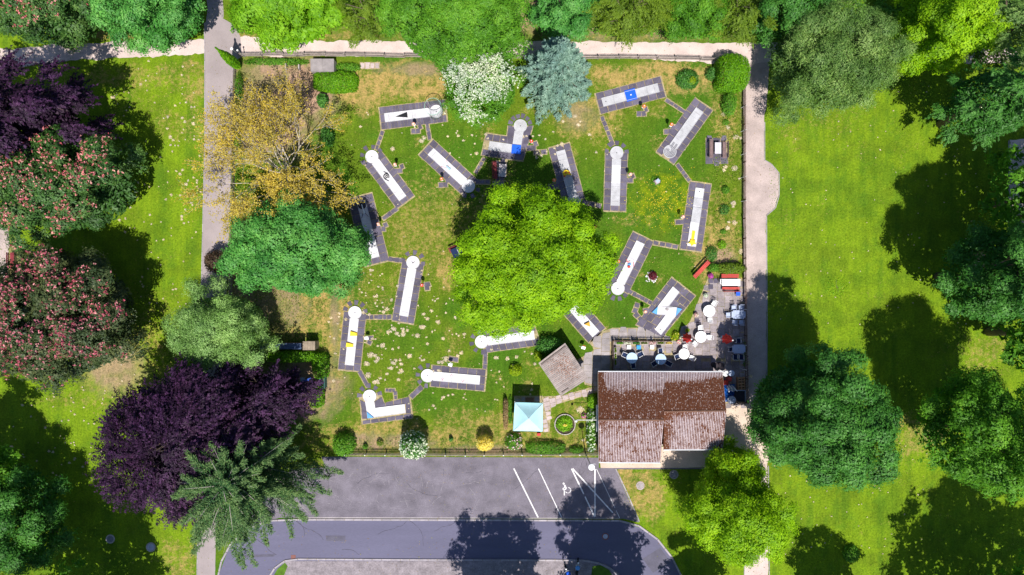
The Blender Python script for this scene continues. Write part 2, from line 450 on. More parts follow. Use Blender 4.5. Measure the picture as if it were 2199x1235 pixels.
kerb('kerb', [(2166, 302), (2166, 556)], .10, .07)
# island turf in the middle of the turning road
for px in ([(580, 1250), (596, 1222), (612, 1208), (618, 1216), (604, 1250)], [(1268, 1250), (1272, 1216), (1290, 1213), (1308, 1224), (1324, 1250)]):
    o = MB().sheet([G(*p_) for p_ in px], .03).build('turf_island', M('turf_island', (.07, .15, .01), .3, 2, 20)); prop(o, kind='structure')
# ditch joint lines and pale edge strip of the parking bay
strip = M('edge_strip', (.33, .30, .32), .2, 1, 10)
o = MB().sheet([G(*p_) for p_ in [(640, 1110.5), (1330, 1112), (1330, 1114), (640, 1113)]], .018).build('parking_edge_strip', strip); prop(o, kind='structure')
paint = M('road_paint', (.72, .70, .72), .18, 3, 16, .7, 0)
def stripe(x0, y0, x1, y1, w, name='parking_line', z=.0205, mat=paint):
    a_, b_ = Vector(G(x0, y0)), Vector(G(x1, y1)); d_ = (b_ - a_).normalized(); s_ = Vector((-d_.y, d_.x)) * w / 2
    k = max(1, int((b_ - a_).length / .3)); mb = MB()
    for i in range(k):
        if random.random() < .04: continue
        q, r_ = a_.lerp(b_, i / k), a_.lerp(b_, (i + 1) / k)
        j = s_ * random.uniform(.82, 1.05)
        mb.sheet([(q - j)[:], (r_ - j)[:], (r_ + j)[:], (q + j)[:]], z)
    return prop(mb.build(name, mat), kind='structure')
stripe(1103.4, 1006, 1155.5, 1111, .14)
stripe(1156.4, 1006.5, 1206, 1111, .10)
stripe(1227.5, 1006.5, 1277, 1110, .15)
stripe(1230, 1006.5, 1316, 1101, .15, z=.0225)
stripe(1277.6, 1007, 1277.6, 1109, .15, z=.0245)
stripe(1281, 1007, 1331, 1113, .06)
# painted wheelchair symbol
mb = MB()
def zc(x, y): return G(1180 + x / 10.29, 1000 + y / 10.29)
c0 = zc(312, 395); mb.cyl(c0[0], c0[1], .0205, .022, .11, n=14)
def bar(p, q, w, z=.0225):
    a_, b_ = Vector(zc(*p)), Vector(zc(*q)); d_ = (b_ - a_).normalized(); s_ = Vector((-d_.y, d_.x)) * w / 2
    mb.sheet([(a_ - s_)[:], (b_ - s_)[:], (b_ + s_)[:], (a_ + s_)[:]], z)
bar((330, 425), (368, 505), .16); bar((290, 510), (335, 482), .08, .0235); bar((290, 512), (318, 545), .06); bar((372, 505), (320, 540), .12, .0245); bar((328, 555), (328, 655), .11)
cc = zc(408, 542)
for a0, a1 in ((-1.0, .15), (.3, 1.45), (-1.5, -1.15), (-2.6, -1.75)):
    mb.ring(cc[0], cc[1], .0205, .0225, .26, .33, 10, a0, a1)
prop(mb.build('wheelchair_marking', paint), kind='structure')
# faint tyre and water marks on the parking area
mk = M('faint_mark', (.23, .21, .24), .2, 2, 10)
mb = MB()
for i in range(70):
    x = random.uniform(640, 1080) if i < 50 else random.uniform(640, 900); y = random.uniform(1020, 1100)
    if i >= 50: x = random.uniform(690, 860)
    a_ = Vector(G(x, y)); t = random.uniform(0, PI); L_ = random.uniform(.2, 1.3)
    d_ = Vector((math.cos(t), math.sin(t))); q = a_
    for j in range(5):
        t += random.uniform(-.25, .25); nd = Vector((math.cos(t), math.sin(t))); r_ = q + nd * L_ / 5; s_ = Vector((-nd.y, nd.x)) * random.uniform(.01, .03)
        mb.sheet([(q - s_)[:], (r_ - s_)[:], (r_ + s_)[:], (q + s_)[:]], .0145 + .0003 * j + .00005 * i); q = r_
prop(mb.build('surface_scratches', mk), kind='structure')

# cracks and repair patches in the road and parking
crack = M('crack_filler', (.06, .055, .07), .2, 3, 20); patch_m = M('repair_patch', (.105, .10, .14), .2, 1, 14)
mb = MB()
for i in range(16):
    x, y = (random.uniform(520, 1400), random.uniform(1130, 1195)) if i < 8 else (random.uniform(660, 1300), random.uniform(1012, 1104))
    q = Vector(G(x, y)); t = random.choice((0, PI / 2, .3, 2.8)) + random.uniform(-.2, .2)
    for j in range(random.randint(8, 22)):
        t += random.uniform(-.35, .35); u_ = Vector((math.cos(t), math.sin(t))); r_ = q + u_ * .22; s_ = Vector((-u_.y, u_.x)) * random.uniform(.008, .022)
        if abs(r_.y) < 30.5: mb.sheet([(q - s_)[:], (r_ - s_)[:], (r_ + s_)[:], (q + s_)[:]], .0152 + .0001 * j)
        q = r_
prop(mb.build('surface_cracks', crack), kind='structure')
for px in ([(1380, 1200), (1418, 1176), (1440, 1208), (1402, 1230)], [(700, 1150), (742, 1150), (742, 1162), (700, 1162)], [(520, 1192), (590, 1190), (590, 1195), (520, 1198)]):
    prop(MB().sheet(rough_poly([G(*p_) for p_ in px], .02, .3), .0132 if px[0][1] > 1110 else .0145).build('asphalt_patch', patch_m), kind='structure')
# ------------------------------------------------------------ vegetation
rs = np.random.RandomState(21)
def unit(v): return v / np.maximum(np.linalg.norm(v, axis=-1, keepdims=True), 1e-9)
def rdir(n): return unit(rs.normal(size=(n, 3)))
def leaf_mesh(name, P, N, D, L, W, tint, mat, flat=False):
    """one pointed leaf per point: centre P, normal N, long axis D"""
    N = unit(N); D = unit(D - N * np.sum(D * N, 1, keepdims=True)); Sd = np.cross(N, D)
    L = np.broadcast_to(L, (len(P),))[:, None]; W = np.broadcast_to(W, (len(P),))[:, None]
    V = np.stack([P - D * L * .4 + Sd * W * .5, P + D * L * .6 - N * L * .1, P - D * L * .4 - Sd * W * .5], 1)
    me = bpy.data.meshes.new(name)
    np_mesh(me, V.reshape(-1, 3), np.arange(3 * len(P)).reshape(-1, 3))
    a = me.attributes.new('tint', 'FLOAT', 'POINT')
    a.data.foreach_set('value', np.repeat(np.clip(tint, 0, 1), 3).astype(np.float32))
    me.materials.append(mat)
    return me
bark = M('bark', (.16, .12, .09), .3, 3, 20, .95, .6)
bark_grey = M('grey_bark', (.34, .31, .28), .25, 3, 20, .9, .5)
bark_pale = M('pale_bark', (.50, .44, .38), .2, 3, 20, .9, .4)

def boughs(cx, cy, zb, zt, rx, ry, nb, rough_=.18, seed=0, size=.30):
    """centres and radii of the foliage masses that make the crown"""
    r_ = np.random.RandomState(seed)
    zm = zb + (zt - zb) * .42
    out_ = []
    ph = r_.uniform(0, 6.28, 5)
    n1 = int(nb * 1.35); n2 = int(nb * .6)
    for i in range(n1 + n2):
        low = i >= n1
        f = math.sqrt((i + .5) / n1) if not low else r_.uniform(.8, 1.0); a = 2.39996 * i + r_.uniform(-.3, .3)
        lob = 1 + rough_ * (math.sin(2 * a + ph[0]) * .5 + math.sin(3 * a + ph[1]) * .6 + math.sin(5 * a + ph[2]) * .45)
        ff = min(1, f * r_.uniform(.9, 1.06))
        br = size * (rx + ry) / 2 * r_.uniform(.7, 1.15) * (1 - .22 * f)
        x = cx + (rx * lob - br * .8) * ff * math.cos(a); y = cy + (ry * lob - br * .8) * ff * math.sin(a)
        z = zm + (zt - zm - br * .5) * math.sqrt(max(0, 1 - (ff * .96) ** 2)) + r_.uniform(-.15, .07) * (zt - zb)
        if low: z = zb + (zm - zb) * r_.uniform(.3, .95)
        out_.append((x, y, z, br))
    return np.array(out_)

def clump_leaves(B, cx, cy, zmid, nl, csize=.5, leaf=.2, dens=1.0):
    """leaves on small clumps on the upper and outer side of every bough; returns arrays"""
    w = B[:, 3] ** 2; w = w / w.sum()
    ncl = max(12, int(nl / 26))
    bi = rs.choice(len(B), ncl, p=w)
    b = B[bi]
    out_ = unit(np.stack([b[:, 0] - cx, b[:, 1] - cy, np.zeros(ncl)], 1))
    d = unit(rdir(ncl) + np.array([0, 0, .55]) + out_ * .5)
    rad = rs.uniform(.5, 1.22, ncl) ** .7
    cc = b[:, :3] + d * (b[:, 3] * rad)[:, None] * np.array([1, 1, .75])
    cr = csize * rs.uniform(.45, 1.6, ncl)
    bt = rs.uniform(0, 1, len(B)); ct = .5 * rs.uniform(0, 1, ncl) + .5 * bt[bi]
    k = rs.choice(ncl, nl, p=cr ** 2 / (cr ** 2).sum())
    q = unit(rdir(nl) + np.array([0, 0, .5]) + d[k] * .5)
    P = cc[k] + q * (cr[k] * rs.uniform(.25, 1.05, nl))[:, None] * np.array([1, 1, .62])
    N = unit(d[k] * .62 + q * .45 + np.array([0, 0, .42]) + rdir(nl) * .42)
    D = unit(q * np.array([1, 1, .3]) + rdir(nl) * .6)
    T = np.clip(.48 + (ct[k] - .5) * .9 + rs.normal(0, .17, nl), 0, 1)
    return P, N, D, T, (cc, cr, d)

def spray_leaves(B, cx, cy, nl, Ls=1.6, leaf=.2, droop=.3, bias=(0, 0)):
    """feathered sprays: twigs that run outward with leaves on either side, in flat plates"""
    w = B[:, 3] ** 2; w = w / w.sum()
    ns = max(10, int(nl / 34))
    b = B[rs.choice(len(B), ns, p=w)]
    out_ = unit(np.stack([b[:, 0] - cx, b[:, 1] - cy, np.zeros(ns)], 1) + rs.normal(0, .05, (ns, 3)))
    d = unit(rdir(ns) + np.array([0, 0, .45]) + out_ * .5)
    st = b[:, :3] + d * (b[:, 3] * rs.uniform(.35, .9, ns))[:, None] * np.array([1, 1, .7])
    ax = unit(out_ * 1.0 + rs.normal(0, .35, (ns, 3)) * np.array([1, 1, .5]) + np.array([bias[0], bias[1], .12]))
    ln = Ls * rs.uniform(.5, 1.3, ns); ct = rs.uniform(0, 1, ns)
    k = rs.randint(0, ns, nl)
    t = rs.uniform(0, 1, nl) ** .8
    sd = np.cross(ax, np.array([0, 0, 1.0])); sd = unit(sd)
    wid = (1 - t) * .30 * ln[k] * rs.uniform(-1, 1, nl)
    P = st[k] + ax[k] * (ln[k] * t)[:, None] + sd[k] * wid[:, None]
    P[:, 2] -= droop * (ln[k] * t) ** 2 * .35 + np.abs(wid) * .35 + rs.uniform(0, .12, nl)
    P += ax[k] * np.abs(wid)[:, None] * .7
    N = unit(np.array([0, 0, .8]) + rdir(nl) * .42 + ax[k] * .2 + d[k] * .4)
    D = unit(ax[k] + sd[k] * np.sign(wid)[:, None] * .8 + rdir(nl) * .3)
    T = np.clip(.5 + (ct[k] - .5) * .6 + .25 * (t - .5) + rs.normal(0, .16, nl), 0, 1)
    tips = st + ax * ln[:, None]
    return P, N, D, T, (tips, ln * 0 + .2, ax)

def trunk_mesh(base, B, zb, zt, r0, limbs=9, mat=bark, seed=0):
    r_ = random.Random(seed)
    mb = MB()
    bx_, by_ = base
    top = zb + (zt - zb) * .55
    P = [(bx_ + r_.uniform(-.03, .03) * top, by_ + r_.uniform(-.03, .03) * top, z) for z in (0, top * .3, top * .6, top)]
    P[0] = (bx_, by_, -.05)
    mb.tube(P, [r0 * 1.25, r0, r0 * .8, r0 * .45], 9)
    ids = sorted(range(len(B)), key=lambda i: -B[i][3])[:limbs]
    for i in ids:
        x, y, z, br = B[i]
        h0 = r_.uniform(.45, .95) * top
        s_ = Vector((bx_, by_, h0)); e = Vector((x, y, z)); m_ = s_.lerp(e, .5) + Vector((r_.uniform(-.3, .3), r_.uniform(-.3, .3), -.1 * (e - s_).length + r_.uniform(0, .6)))
        if m_.z > z: m_.z = (s_.z + z) / 2
        mb.tube([s_, s_.lerp(m_, .5) , m_, e], [r0 * .42, r0 * .34, r0 * .24, r0 * .08], 5)
        for q in range(2):
            f = e + Vector((r_.uniform(-1, 1), r_.uniform(-1, 1), r_.uniform(0, .5))) * br
            mb.tube([m_.lerp(e, .5), f], [r0 * .14, r0 * .04], 4)
    return mb

def tree(label, px, py, rx, ry, ht, mat, nl=26000, leaf=.22, style='clump', name='deciduous_tree', hb=None, nb=26, seed=1, base=None, group='trees standing round the minigolf course', csize=.55, rough_=.18, size=.26, blossom=None, bmat=bark, wl=.62, Ls=1.6, hcf=.58, ground_at=None, droop=.3, bias=(0, 0), cat='tree'):
    hb = ht * .22 if hb is None else hb
    hc = ht * hcf
    if ground_at is None:
        cx, cy = G(px, py, hc); k = (1 - hc / H) / S
    else:
        cx, cy = G(*ground_at); k = 1 / S
    rx, ry = rx * k, ry * k
    if ground_at is None: nl = int(nl * 1.55); leaf *= .80
    root = thing(name, label, cat, (0, 0, 0), 0, group)
    bx_, by_ = (cx, cy) if base is None else G(*base)
    root.location = (bx_, by_, 0)
    cx -= bx_; cy -= by_
    B = boughs(cx, cy, hb, ht, rx, ry, nb, rough_, seed, size)
    if style == 'clump': P, N, D, T, cl = clump_leaves(B, cx, cy, 0, nl, csize, leaf)
    else: P, N, D, T, cl = spray_leaves(B, cx, cy, nl, Ls, leaf, droop, bias)
    # added filler leaves low in the crown, tinted darker as inner shade
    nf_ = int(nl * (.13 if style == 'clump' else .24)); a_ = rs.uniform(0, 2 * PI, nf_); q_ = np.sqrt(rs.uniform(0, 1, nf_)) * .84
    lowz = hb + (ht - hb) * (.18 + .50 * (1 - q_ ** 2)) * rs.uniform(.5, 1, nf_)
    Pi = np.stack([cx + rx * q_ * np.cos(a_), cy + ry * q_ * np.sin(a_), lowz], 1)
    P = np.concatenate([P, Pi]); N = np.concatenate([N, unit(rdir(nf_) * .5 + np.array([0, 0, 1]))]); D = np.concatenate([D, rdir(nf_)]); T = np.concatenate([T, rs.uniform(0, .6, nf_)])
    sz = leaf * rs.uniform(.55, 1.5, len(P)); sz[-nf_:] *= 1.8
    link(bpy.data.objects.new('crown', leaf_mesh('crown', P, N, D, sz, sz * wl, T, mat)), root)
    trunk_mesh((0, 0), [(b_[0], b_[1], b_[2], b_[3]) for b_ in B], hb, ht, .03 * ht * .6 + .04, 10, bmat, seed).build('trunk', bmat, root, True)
    if blossom:
        bm_, nbl, bs = blossom
        k = rs.choice(len(P) - nf_, nbl * 4)
        sc = P[k][:, 2] + .35 * np.linalg.norm(P[k][:, :2] - np.array([cx, cy]), axis=1) + rs.normal(0, .6, len(k)) + (5 if nbl < 3500 else .5) * fbm(P[k][:, 0] * .55 + px, P[k][:, 1] * .55, 17)
        k = k[np.argsort(-sc)][:nbl]
        q = np.repeat(P[k], 4, 0) + rs.normal(0, bs * .28, (nbl * 4, 3)) + np.array([0, 0, leaf * .6])
        N2 = unit(rdir(nbl * 4) + np.array([0, 0, .7]))
        link(bpy.data.objects.new('blossom', leaf_mesh('blossom', q, N2, rdir(nbl * 4), bs * rs.uniform(.6, 1.1, nbl * 4), bs * .6, np.repeat(rs.uniform(0, 1, nbl), 4) + rs.normal(0, .1, nbl * 4), bm_)), root)
    return root

f_lime = foliage('lime_leaves', (.13, .30, .004), (.25, .48, .005), (.40, .63, .015), .38)
f_mid = foliage('mid_green_leaves', (.05, .17, .012), (.10, .29, .016), (.18, .40, .03), .32)
f_dark = foliage('dark_green_leaves', (.028, .12, .015), (.055, .205, .024), (.11, .31, .045), .28, .35)
f_maple = foliage('maple_leaves', (.035, .18, .026), (.085, .31, .05), (.19, .46, .10), .28, .4)
f_bright = foliage('bright_green_leaves', (.10, .28, .008), (.20, .44, .012), (.32, .60, .03), .36)
f_olive = foliage('olive_leaves', (.08, .15, .008), (.14, .24, .012), (.22, .33, .03), .3)
f_grey = foliage('grey_green_leaves', (.09, .20, .035), (.20, .38, .09), (.40, .60, .22), .25, .35)
f_greyd = foliage('grey_olive_leaves', (.05, .12, .02), (.12, .24, .045), (.30, .44, .13), .25, .3)
f_yel = foliage('yellow_green_leaves', (.14, .24, .004), (.26, .40, .005), (.36, .50, .010), .35)
f_purple = foliage('copper_beech_leaves', (.008, .002, .011), (.022, .007, .027), (.075, .026, .09), .05, .2, .6, (1.3, .5, .9))
f_larch = foliage('larch_needles', (.014, .062, .018), (.034, .108, .030), (.15, .24, .08), .2, .2)
f_spruce = foliage('blue_spruce_needles', (.045, .11, .085), (.10, .20, .16), (.24, .38, .32), .12, .3)
f_chest = foliage('chestnut_leaves', (.025, .085, .014), (.055, .15, .028), (.12, .23, .05), .25, .4)
f_chest2 = foliage('dusky_chestnut_leaves', (.025, .055, .018), (.055, .09, .03), (.12, .14, .05), .2, .35)
f_rose = foliage('rose_blossom', (.36, .05, .10), (.60, .14, .22), (.78, .36, .40), .2)
f_pink = foliage('pink_blossom', (.50, .09, .13), (.74, .22, .25), (.84, .44, .42), .2)
f_white = foliage('white_blossom', (.45, .56, .40), (.68, .75, .62), (.80, .83, .78), .15)
f_gold = foliage('golden_leaves', (.30, .22, .03), (.48, .37, .04), (.66, .54, .09), .3)
f_thuja = foliage('clipped_conifer', (.05, .17, .002), (.10, .29, .003), (.18, .40, .006), .2)
f_ygold = foliage('gold_bush_leaves', (.65, .50, .04), (.80, .68, .10), (.88, .82, .30), .3)
f_darkred = foliage('dark_red_leaves', (.06, .025, .02), (.09, .05, .03), (.13, .10, .05), .2)
f_redpl = foliage('maroon_leaves', (.09, .008, .02), (.14, .015, .03), (.20, .03, .05), .2)
f_magenta = foliage('magenta_petals', (.45, .03, .35), (.60, .08, .45), (.75, .2, .6), .2)
f_mixfl = foliage('pink_and_white_petals', (.75, .15, .3), (.8, .6, .65), (.85, .85, .8), .2)
GR = 'trees standing round the minigolf course'
GN = 'woodland trees along the north edge'

# centre tree
tree('big lime green tree in the middle of the minigolf course', 1142, 561, 184, 148, 13.5, f_lime, 70000, .24, nb=54, seed=6, base=(1138, 575), csize=.55, size=.18, rough_=.13)
# pink flowering chestnuts on the left
tree('pink flowering chestnut in the top left corner of the lawn', 95, 8, 124, 84, 11, f_chest, 20000, .27, nb=22, seed=5, blossom=(f_pink, 600, .22))
tree('ragged pink flowering chestnut below the violet copper beech', 120, 395, 172, 112, 11, f_chest, 30000, .27, nb=22, seed=8, blossom=(f_pink, 1700, .20), rough_=.30, size=.27)
tree('largest round pink flowering chestnut at the left edge', 118, 682, 172, 152, 11, f_chest2, 42000, .27, nb=34, seed=9, blossom=(f_rose, 3000, .21), rough_=.14, size=.26, base=(205, 678))
tree('violet copper beech by the gravel path at the left edge', 18, 252, 128, 98, 15, f_purple, 26000, .27, 'spray', nb=20, seed=11, Ls=2.2, rough_=.3, wl=.6)
tree('broad dark purple copper beech beside the parking area', 404, 950, 148, 150, 13, f_purple, 60000, .25, 'spray', nb=56, seed=12, Ls=2.2, rough_=.16, wl=.6, base=(480, 880), size=.26)
tree('low dark purple copper beech arm hanging over the dark yard', 552, 858, 96, 58, 9, f_purple, 13000, .26, 'spray', nb=16, seed=13, Ls=2.2, rough_=.3, wl=.6)
tree('green tree hanging over the gravel path left of the crossing', 322, 14, 106, 80, 12, f_maple, 21000, .25, nb=20, seed=15)
tree('dark green tree in the bottom left corner', 26, 1122, 98, 120, 10, f_dark, 21000, .25, nb=20, seed=16)
tree('blue-green maple behind the golden tree', 636, 532, 136, 114, 11, f_maple, 42000, .27, nb=36, seed=17, size=.21, rough_=.2)
tree('silvery green willow leaning over the asphalt path', 470, 706, 113, 84, 8.5, f_grey, 32000, .19, nb=32, seed=18, csize=.5, rough_=.24, wl=.42, size=.21)
tree('bright large-leaved tree over the fence north of the shed roof', 618, 16, 126, 72, 10, f_bright, 24000, .33, nb=24, seed=21, csize=.5, group=GN)
tree('olive green feathery tree between two bright trees on the north edge', 795, 22, 72, 66, 9, f_olive, 13000, .17, 'spray', nb=12, seed=22, Ls=1.0, wl=.35, group=GN)
tree('widest mid green tree reaching over the north fence', 985, 44, 156, 94, 12, f_mid, 38000, .22, nb=32, seed=23, group=GN, base=(1010, 80), size=.25)
tree('short blue-green tree in the dark gap of the northern woodland', 1215, 12, 72, 74, 9, f_maple, 10000, .22, nb=12, seed=24, group=GN)
tree('olive willow in the middle of the northern woodland', 1352, 18, 96, 58, 9, f_olive, 16000, .18, 'spray', nb=16, seed=25, Ls=1.2, wl=.35, group=GN)
tree('mid green rounded tree on the north edge above the clipped conifer', 1490, 34, 70, 50, 7, f_mid, 10000, .2, nb=12, seed=26, group=GN)
tree('dull olive tree above the end of the north fence', 1585, 22, 80, 60, 8.5, f_olive, 12000, .18, 'spray', nb=14, seed=27, Ls=1.1, wl=.35, group=GN)
tree('very dark tree on the north edge beside the grey-green one', 1700, 22, 86, 62, 10, f_dark, 13000, .24, nb=14, seed=28, group=GN)
tree('large grey-green tree over the corner of the gravel paths', 1795, 125, 148, 118, 11, f_greyd, 46000, .22, nb=44, seed=29, csize=.5, rough_=.2, wl=.42, size=.2, group=GN, base=(1720, 175))
tree('vivid yellow-green tree in the top right', 2030, 55, 100, 92, 12, f_lime, 22000, .24, nb=20, seed=30, group=GN, rough_=.22)
tree('dark grey-green tree in the top right corner', 2185, 62, 88, 90, 13, f_greyd, 15000, .22, 'spray', nb=14, seed=31, group=GN, Ls=1.4, wl=.4)
tree('dark green tree above the path on the right edge', 2172, 208, 98, 84, 18, f_dark, 22000, .22, 'spray', nb=20, seed=32, Ls=1.2, wl=.45, rough_=.12)
tree('green tree with a sawn-off limb at the right edge', 2166, 590, 104, 120, 18, f_dark, 26000, .25, nb=26, seed=33, rough_=.24, size=.23)
tree('dark tree half outside the right edge beside the pale path', 2325, 450, 118, 100, 14, f_dark, 12000, .26, nb=14, seed=34)
tree('open-crowned green tree in the lower right corner lawn', 2128, 932, 126, 132, 18, f_mid, 34000, .25, nb=34, seed=35, rough_=.24, base=(2000, 905), size=.25)
tree('dense dark green tree right of the clubhouse', 1762, 898, 138, 138, 16.5, f_dark, 50000, .25, nb=42, seed=36, size=.20, rough_=.2, base=(1665, 862))
tree('small bright green tree touching the clubhouse corner', 1572, 1005, 60, 50, 6, f_lime, 9000, .22, nb=14, seed=37, rough_=.2, base=(1565, 985))
tree('bright yellow-green tree over the lower gravel path', 1586, 1110, 112, 92, 10, f_lime, 30000, .22, nb=28, seed=38, rough_=.08)
# crowns just outside the picture whose shade falls into it
off = 'trees south of the parking area'
tree('tree south of the road whose shade falls on the middle of the road', 0, 0, 92, 92, 17, f_mid, 14000, .3, nb=20, seed=41, ground_at=(1080, 1312), group=off)
tree('tall tree south of the road whose shade falls across the parking lines', 0, 0, 92, 96, 22, f_mid, 16000, .3, nb=22, seed=42, ground_at=(1312, 1308), group=off)
tree('tree shading the bottom right corner lawn', 0, 0, 150, 150, 19, f_mid, 20000, .32, nb=24, seed=43, ground_at=(2085, 1290), group=off)
tree('tree shading the lawn right of the lower gravel path', 0, 0, 74, 70, 14, f_mid, 9000, .28, nb=14, seed=44, ground_at=(1778, 1305), group=off)
tree('tree shading the bottom left lawn', 0, 0, 138, 120, 18, f_mid, 18000, .32, nb=24, seed=45, ground_at=(235, 1284), group=off)
tree('tree shading the left edge of the lawn', 0, 0, 76, 90, 12, f_mid, 10000, .3, nb=16, seed=46, ground_at=(45, 1000), group=off)
tree('tree shading the grass beside the round end of the road', 0, 0, 60, 60, 14, f_mid, 8000, .28, nb=12, seed=47, ground_at=(1500, 1300), group=off)
tree('tree shading the right-hand lawn beyond the picture', 0, 0, 100, 120, 15, f_mid, 12000, .3, nb=16, seed=48, ground_at=(2120, 440), group=off)

tree('tree outside the right edge whose shade joins the long lawn shadow', 0, 0, 92, 92, 20, f_mid, 12000, .32, nb=20, seed=49, ground_at=(2122, 712), group=off)

# white dogwood
tree('round tree covered in white blossom beside the blue spruce', 1031, 187, 88, 78, 6.5, f_mid, 18000, .17, nb=28, seed=52, hb=.8, rough_=.1, blossom=(f_white, 3900, .16), name='blossom_tree', csize=.45)

# blue spruce
def conifer(label, base, ht, R_, mat, nbr=110, per=150, leaf=.24, z0=.6, name='spruce_tree', seed=1, droop=.25, wl=.3, bmat=bark, power=.85, show=.02, spread=.34, group=GR, asym=0):
    r_ = np.random.RandomState(seed)
    bx_, by_ = G(*base)
    root = thing(name, label, 'tree', (bx_, by_, 0), 0, group)
    mb = MB(); mb.tube([(0, 0, -.05), (0, 0, ht * .5), (0, 0, ht * .98)], [.02 * ht, .013 * ht, .02], 8)
    PP = []; NN = []; DD = []; TT = []
    for i in range(nbr):
        f = (i + .5) / nbr
        z = z0 + (ht - z0) * (f ** .9)
        L_ = max(.25, R_ * (1 - f) ** power * r_.uniform(.72, 1.12))
        a = 2.39996 * i + r_.uniform(-.3, .3)
        a += .25 * math.sin(5 * a) if asym else 0
        L_ *= (1 + asym * math.cos(a - 3.95)) * (r_.uniform(.62, 1.08) if asym else 1)
        ax = np.array([math.cos(a), math.sin(a), .12 + .5 * f]); ax /= np.linalg.norm(ax)
        sd = np.array([-math.sin(a), math.cos(a), 0])
        n = int(per * (.35 + L_ / R_))
        t = r_.uniform(.08, 1, n) ** .75
        w_ = r_.uniform(-1, 1, n) * (1.02 - t) * spread * L_ * 1.2
        w_ += np.sign(w_) * .05
        P = np.array([0, 0, z]) + ax * (t * L_)[:, None] + sd * w_[:, None] + ax * (np.abs(w_) * .8)[:, None]
        if asym: cv_ = r_.uniform(-.35, .35); P = P + sd * (cv_ * (t * L_) ** 2 / L_)[:, None] + r_.normal(0, .10, (n, 3)); P[:, 2] += r_.uniform(-.6, .5) * t
        P[:, 2] += -droop * (t * L_) ** 2 / max(R_, .1) * .8 - np.abs(w_) * .2 + r_.normal(0, .06, n)
        PP.append(P); NN.append(unit(np.array([0, 0, 1.0]) + r_.normal(0, .35, (n, 3))))
        DD.append(unit(ax + sd * np.sign(w_)[:, None] * .9 + r_.normal(0, .25, (n, 3)))); TT.append(np.clip(.35 + .45 * t + r_.normal(0, .18, n), 0, 1))
        mb.tube([(0, 0, z), tuple(np.array([0, 0, z]) + ax * L_ * .5 - np.array([0, 0, droop * (L_ * .5) ** 2 / R_ * .8])), tuple(np.array([0, 0, z]) + ax * L_ * .95 - np.array([0, 0, droop * L_ ** 2 / R_ * .8]))], [show * 1.6 + .012, show + .006, .008], 4)
    P = np.concatenate(PP); n = len(P); sz = leaf * r_.uniform(.6, 1.3, n)
    link(bpy.data.objects.new('crown', leaf_mesh('crown', P, np.concatenate(NN), np.concatenate(DD), sz, sz * wl, np.concatenate(TT), mat)), root)
    mb.build('trunk', bmat, root, True)
    return root
sp = conifer('blue spruce with silvery needles overlapping the north fence', (1190, 190), 13.0, 4.3, f_spruce, 170, 190, .26, z0=.5, seed=3, power=.72, wl=.42)
lr = conifer('feathery dark green conifer with long bare-spined branches by the parking area', (592, 966), 13.5, 8.9, f_larch, 170, 620, .21, z0=2.6, name='conifer_tree', seed=6, droop=.36, wl=.42, bmat=bark_grey, power=.36, show=.03, spread=.15, asym=.32)

# golden, almost bare tree: limbs, twigs and leaf clusters
def golden(label, base, centre, ht, R_, seed=4):
    r_ = random.Random(seed)
    bx_, by_ = G(*base); root = thing('golden_tree', label, 'tree', (bx_, by_, 0), 0, GR)
    ccx, ccy = G(*centre, ht * .75); lean = Vector((ccx - bx_, ccy - by_, 0))
    mb = MB(); tips = []
    def grow(p, d, L_, r0, lvl):
        k = 3; pts = [p]; q = p
        for i in range(k):
            d = (d + Vector((r_.uniform(-.22, .22), r_.uniform(-.22, .22), r_.uniform(-.10, .16)))).normalized()
            q = q + d * L_ / k; pts.append(q)
            if lvl >= 3 or (lvl == 2 and i > 0): tips.append((q, d, lvl))
        mb.tube(pts, [r0, r0 * .85, r0 * .7, r0 * .55], 5 if lvl < 3 else 3)
        if lvl >= 5: return
        nch = (0, 4, 3, 3, 3)[lvl] if lvl else 0
        for j in range(nch):
            a = r_.uniform(0, 2 * PI); sp_ = r_.uniform(.35, .75)
            u = d.orthogonal().normalized(); w = d.cross(u)
            nd = (d + (u * math.cos(a) + w * math.sin(a)) * sp_ + Vector((0, 0, .10))).normalized()
            st = pts[-1] if j < 2 else pts[2].lerp(pts[3], r_.random())
            grow(st, nd, L_ * r_.uniform(.62, .86), r0 * .58, lvl + 1)
    top = Vector((0, 0, 2.6)) + lean * .12
    mb.tube([(0, 0, -.05), top * .5, top], [.30, .25, .22], 9)
    for i in range(15):
        a = 2.39996 * i + r_.uniform(-.25, .25)
        d = Vector((math.cos(a), math.sin(a), (.35, .8, 1.9)[i % 3] * r_.uniform(.8, 1.2))) + lean * .16
        grow(top, d.normalized(), R_ * (.44, .42, .36)[i % 3], .085, 1)
    mb.build('trunk', bark_pale, root, True)
    k = [t_ for t_ in tips if r_.random() < .8]
    P0 = np.array([t_[0][:] for t_ in k]); m = 4
    P = np.repeat(P0, m, 0) + rs.normal(0, .16, (len(P0) * m, 3))
    n = len(P)
    link(bpy.data.objects.new('crown', leaf_mesh('crown', P, unit(rdir(n) * .6 + np.array([0, 0, 1])), rdir(n), .17 * rs.uniform(.6, 1.2, n), .11 * rs.uniform(.7, 1.2, n), rs.uniform(0, 1, n), f_gold)), root)
    return root
golden('thinly leaved golden tree with pale bare branches above the asphalt path', (632, 380), (560, 350), 11, 7.6)

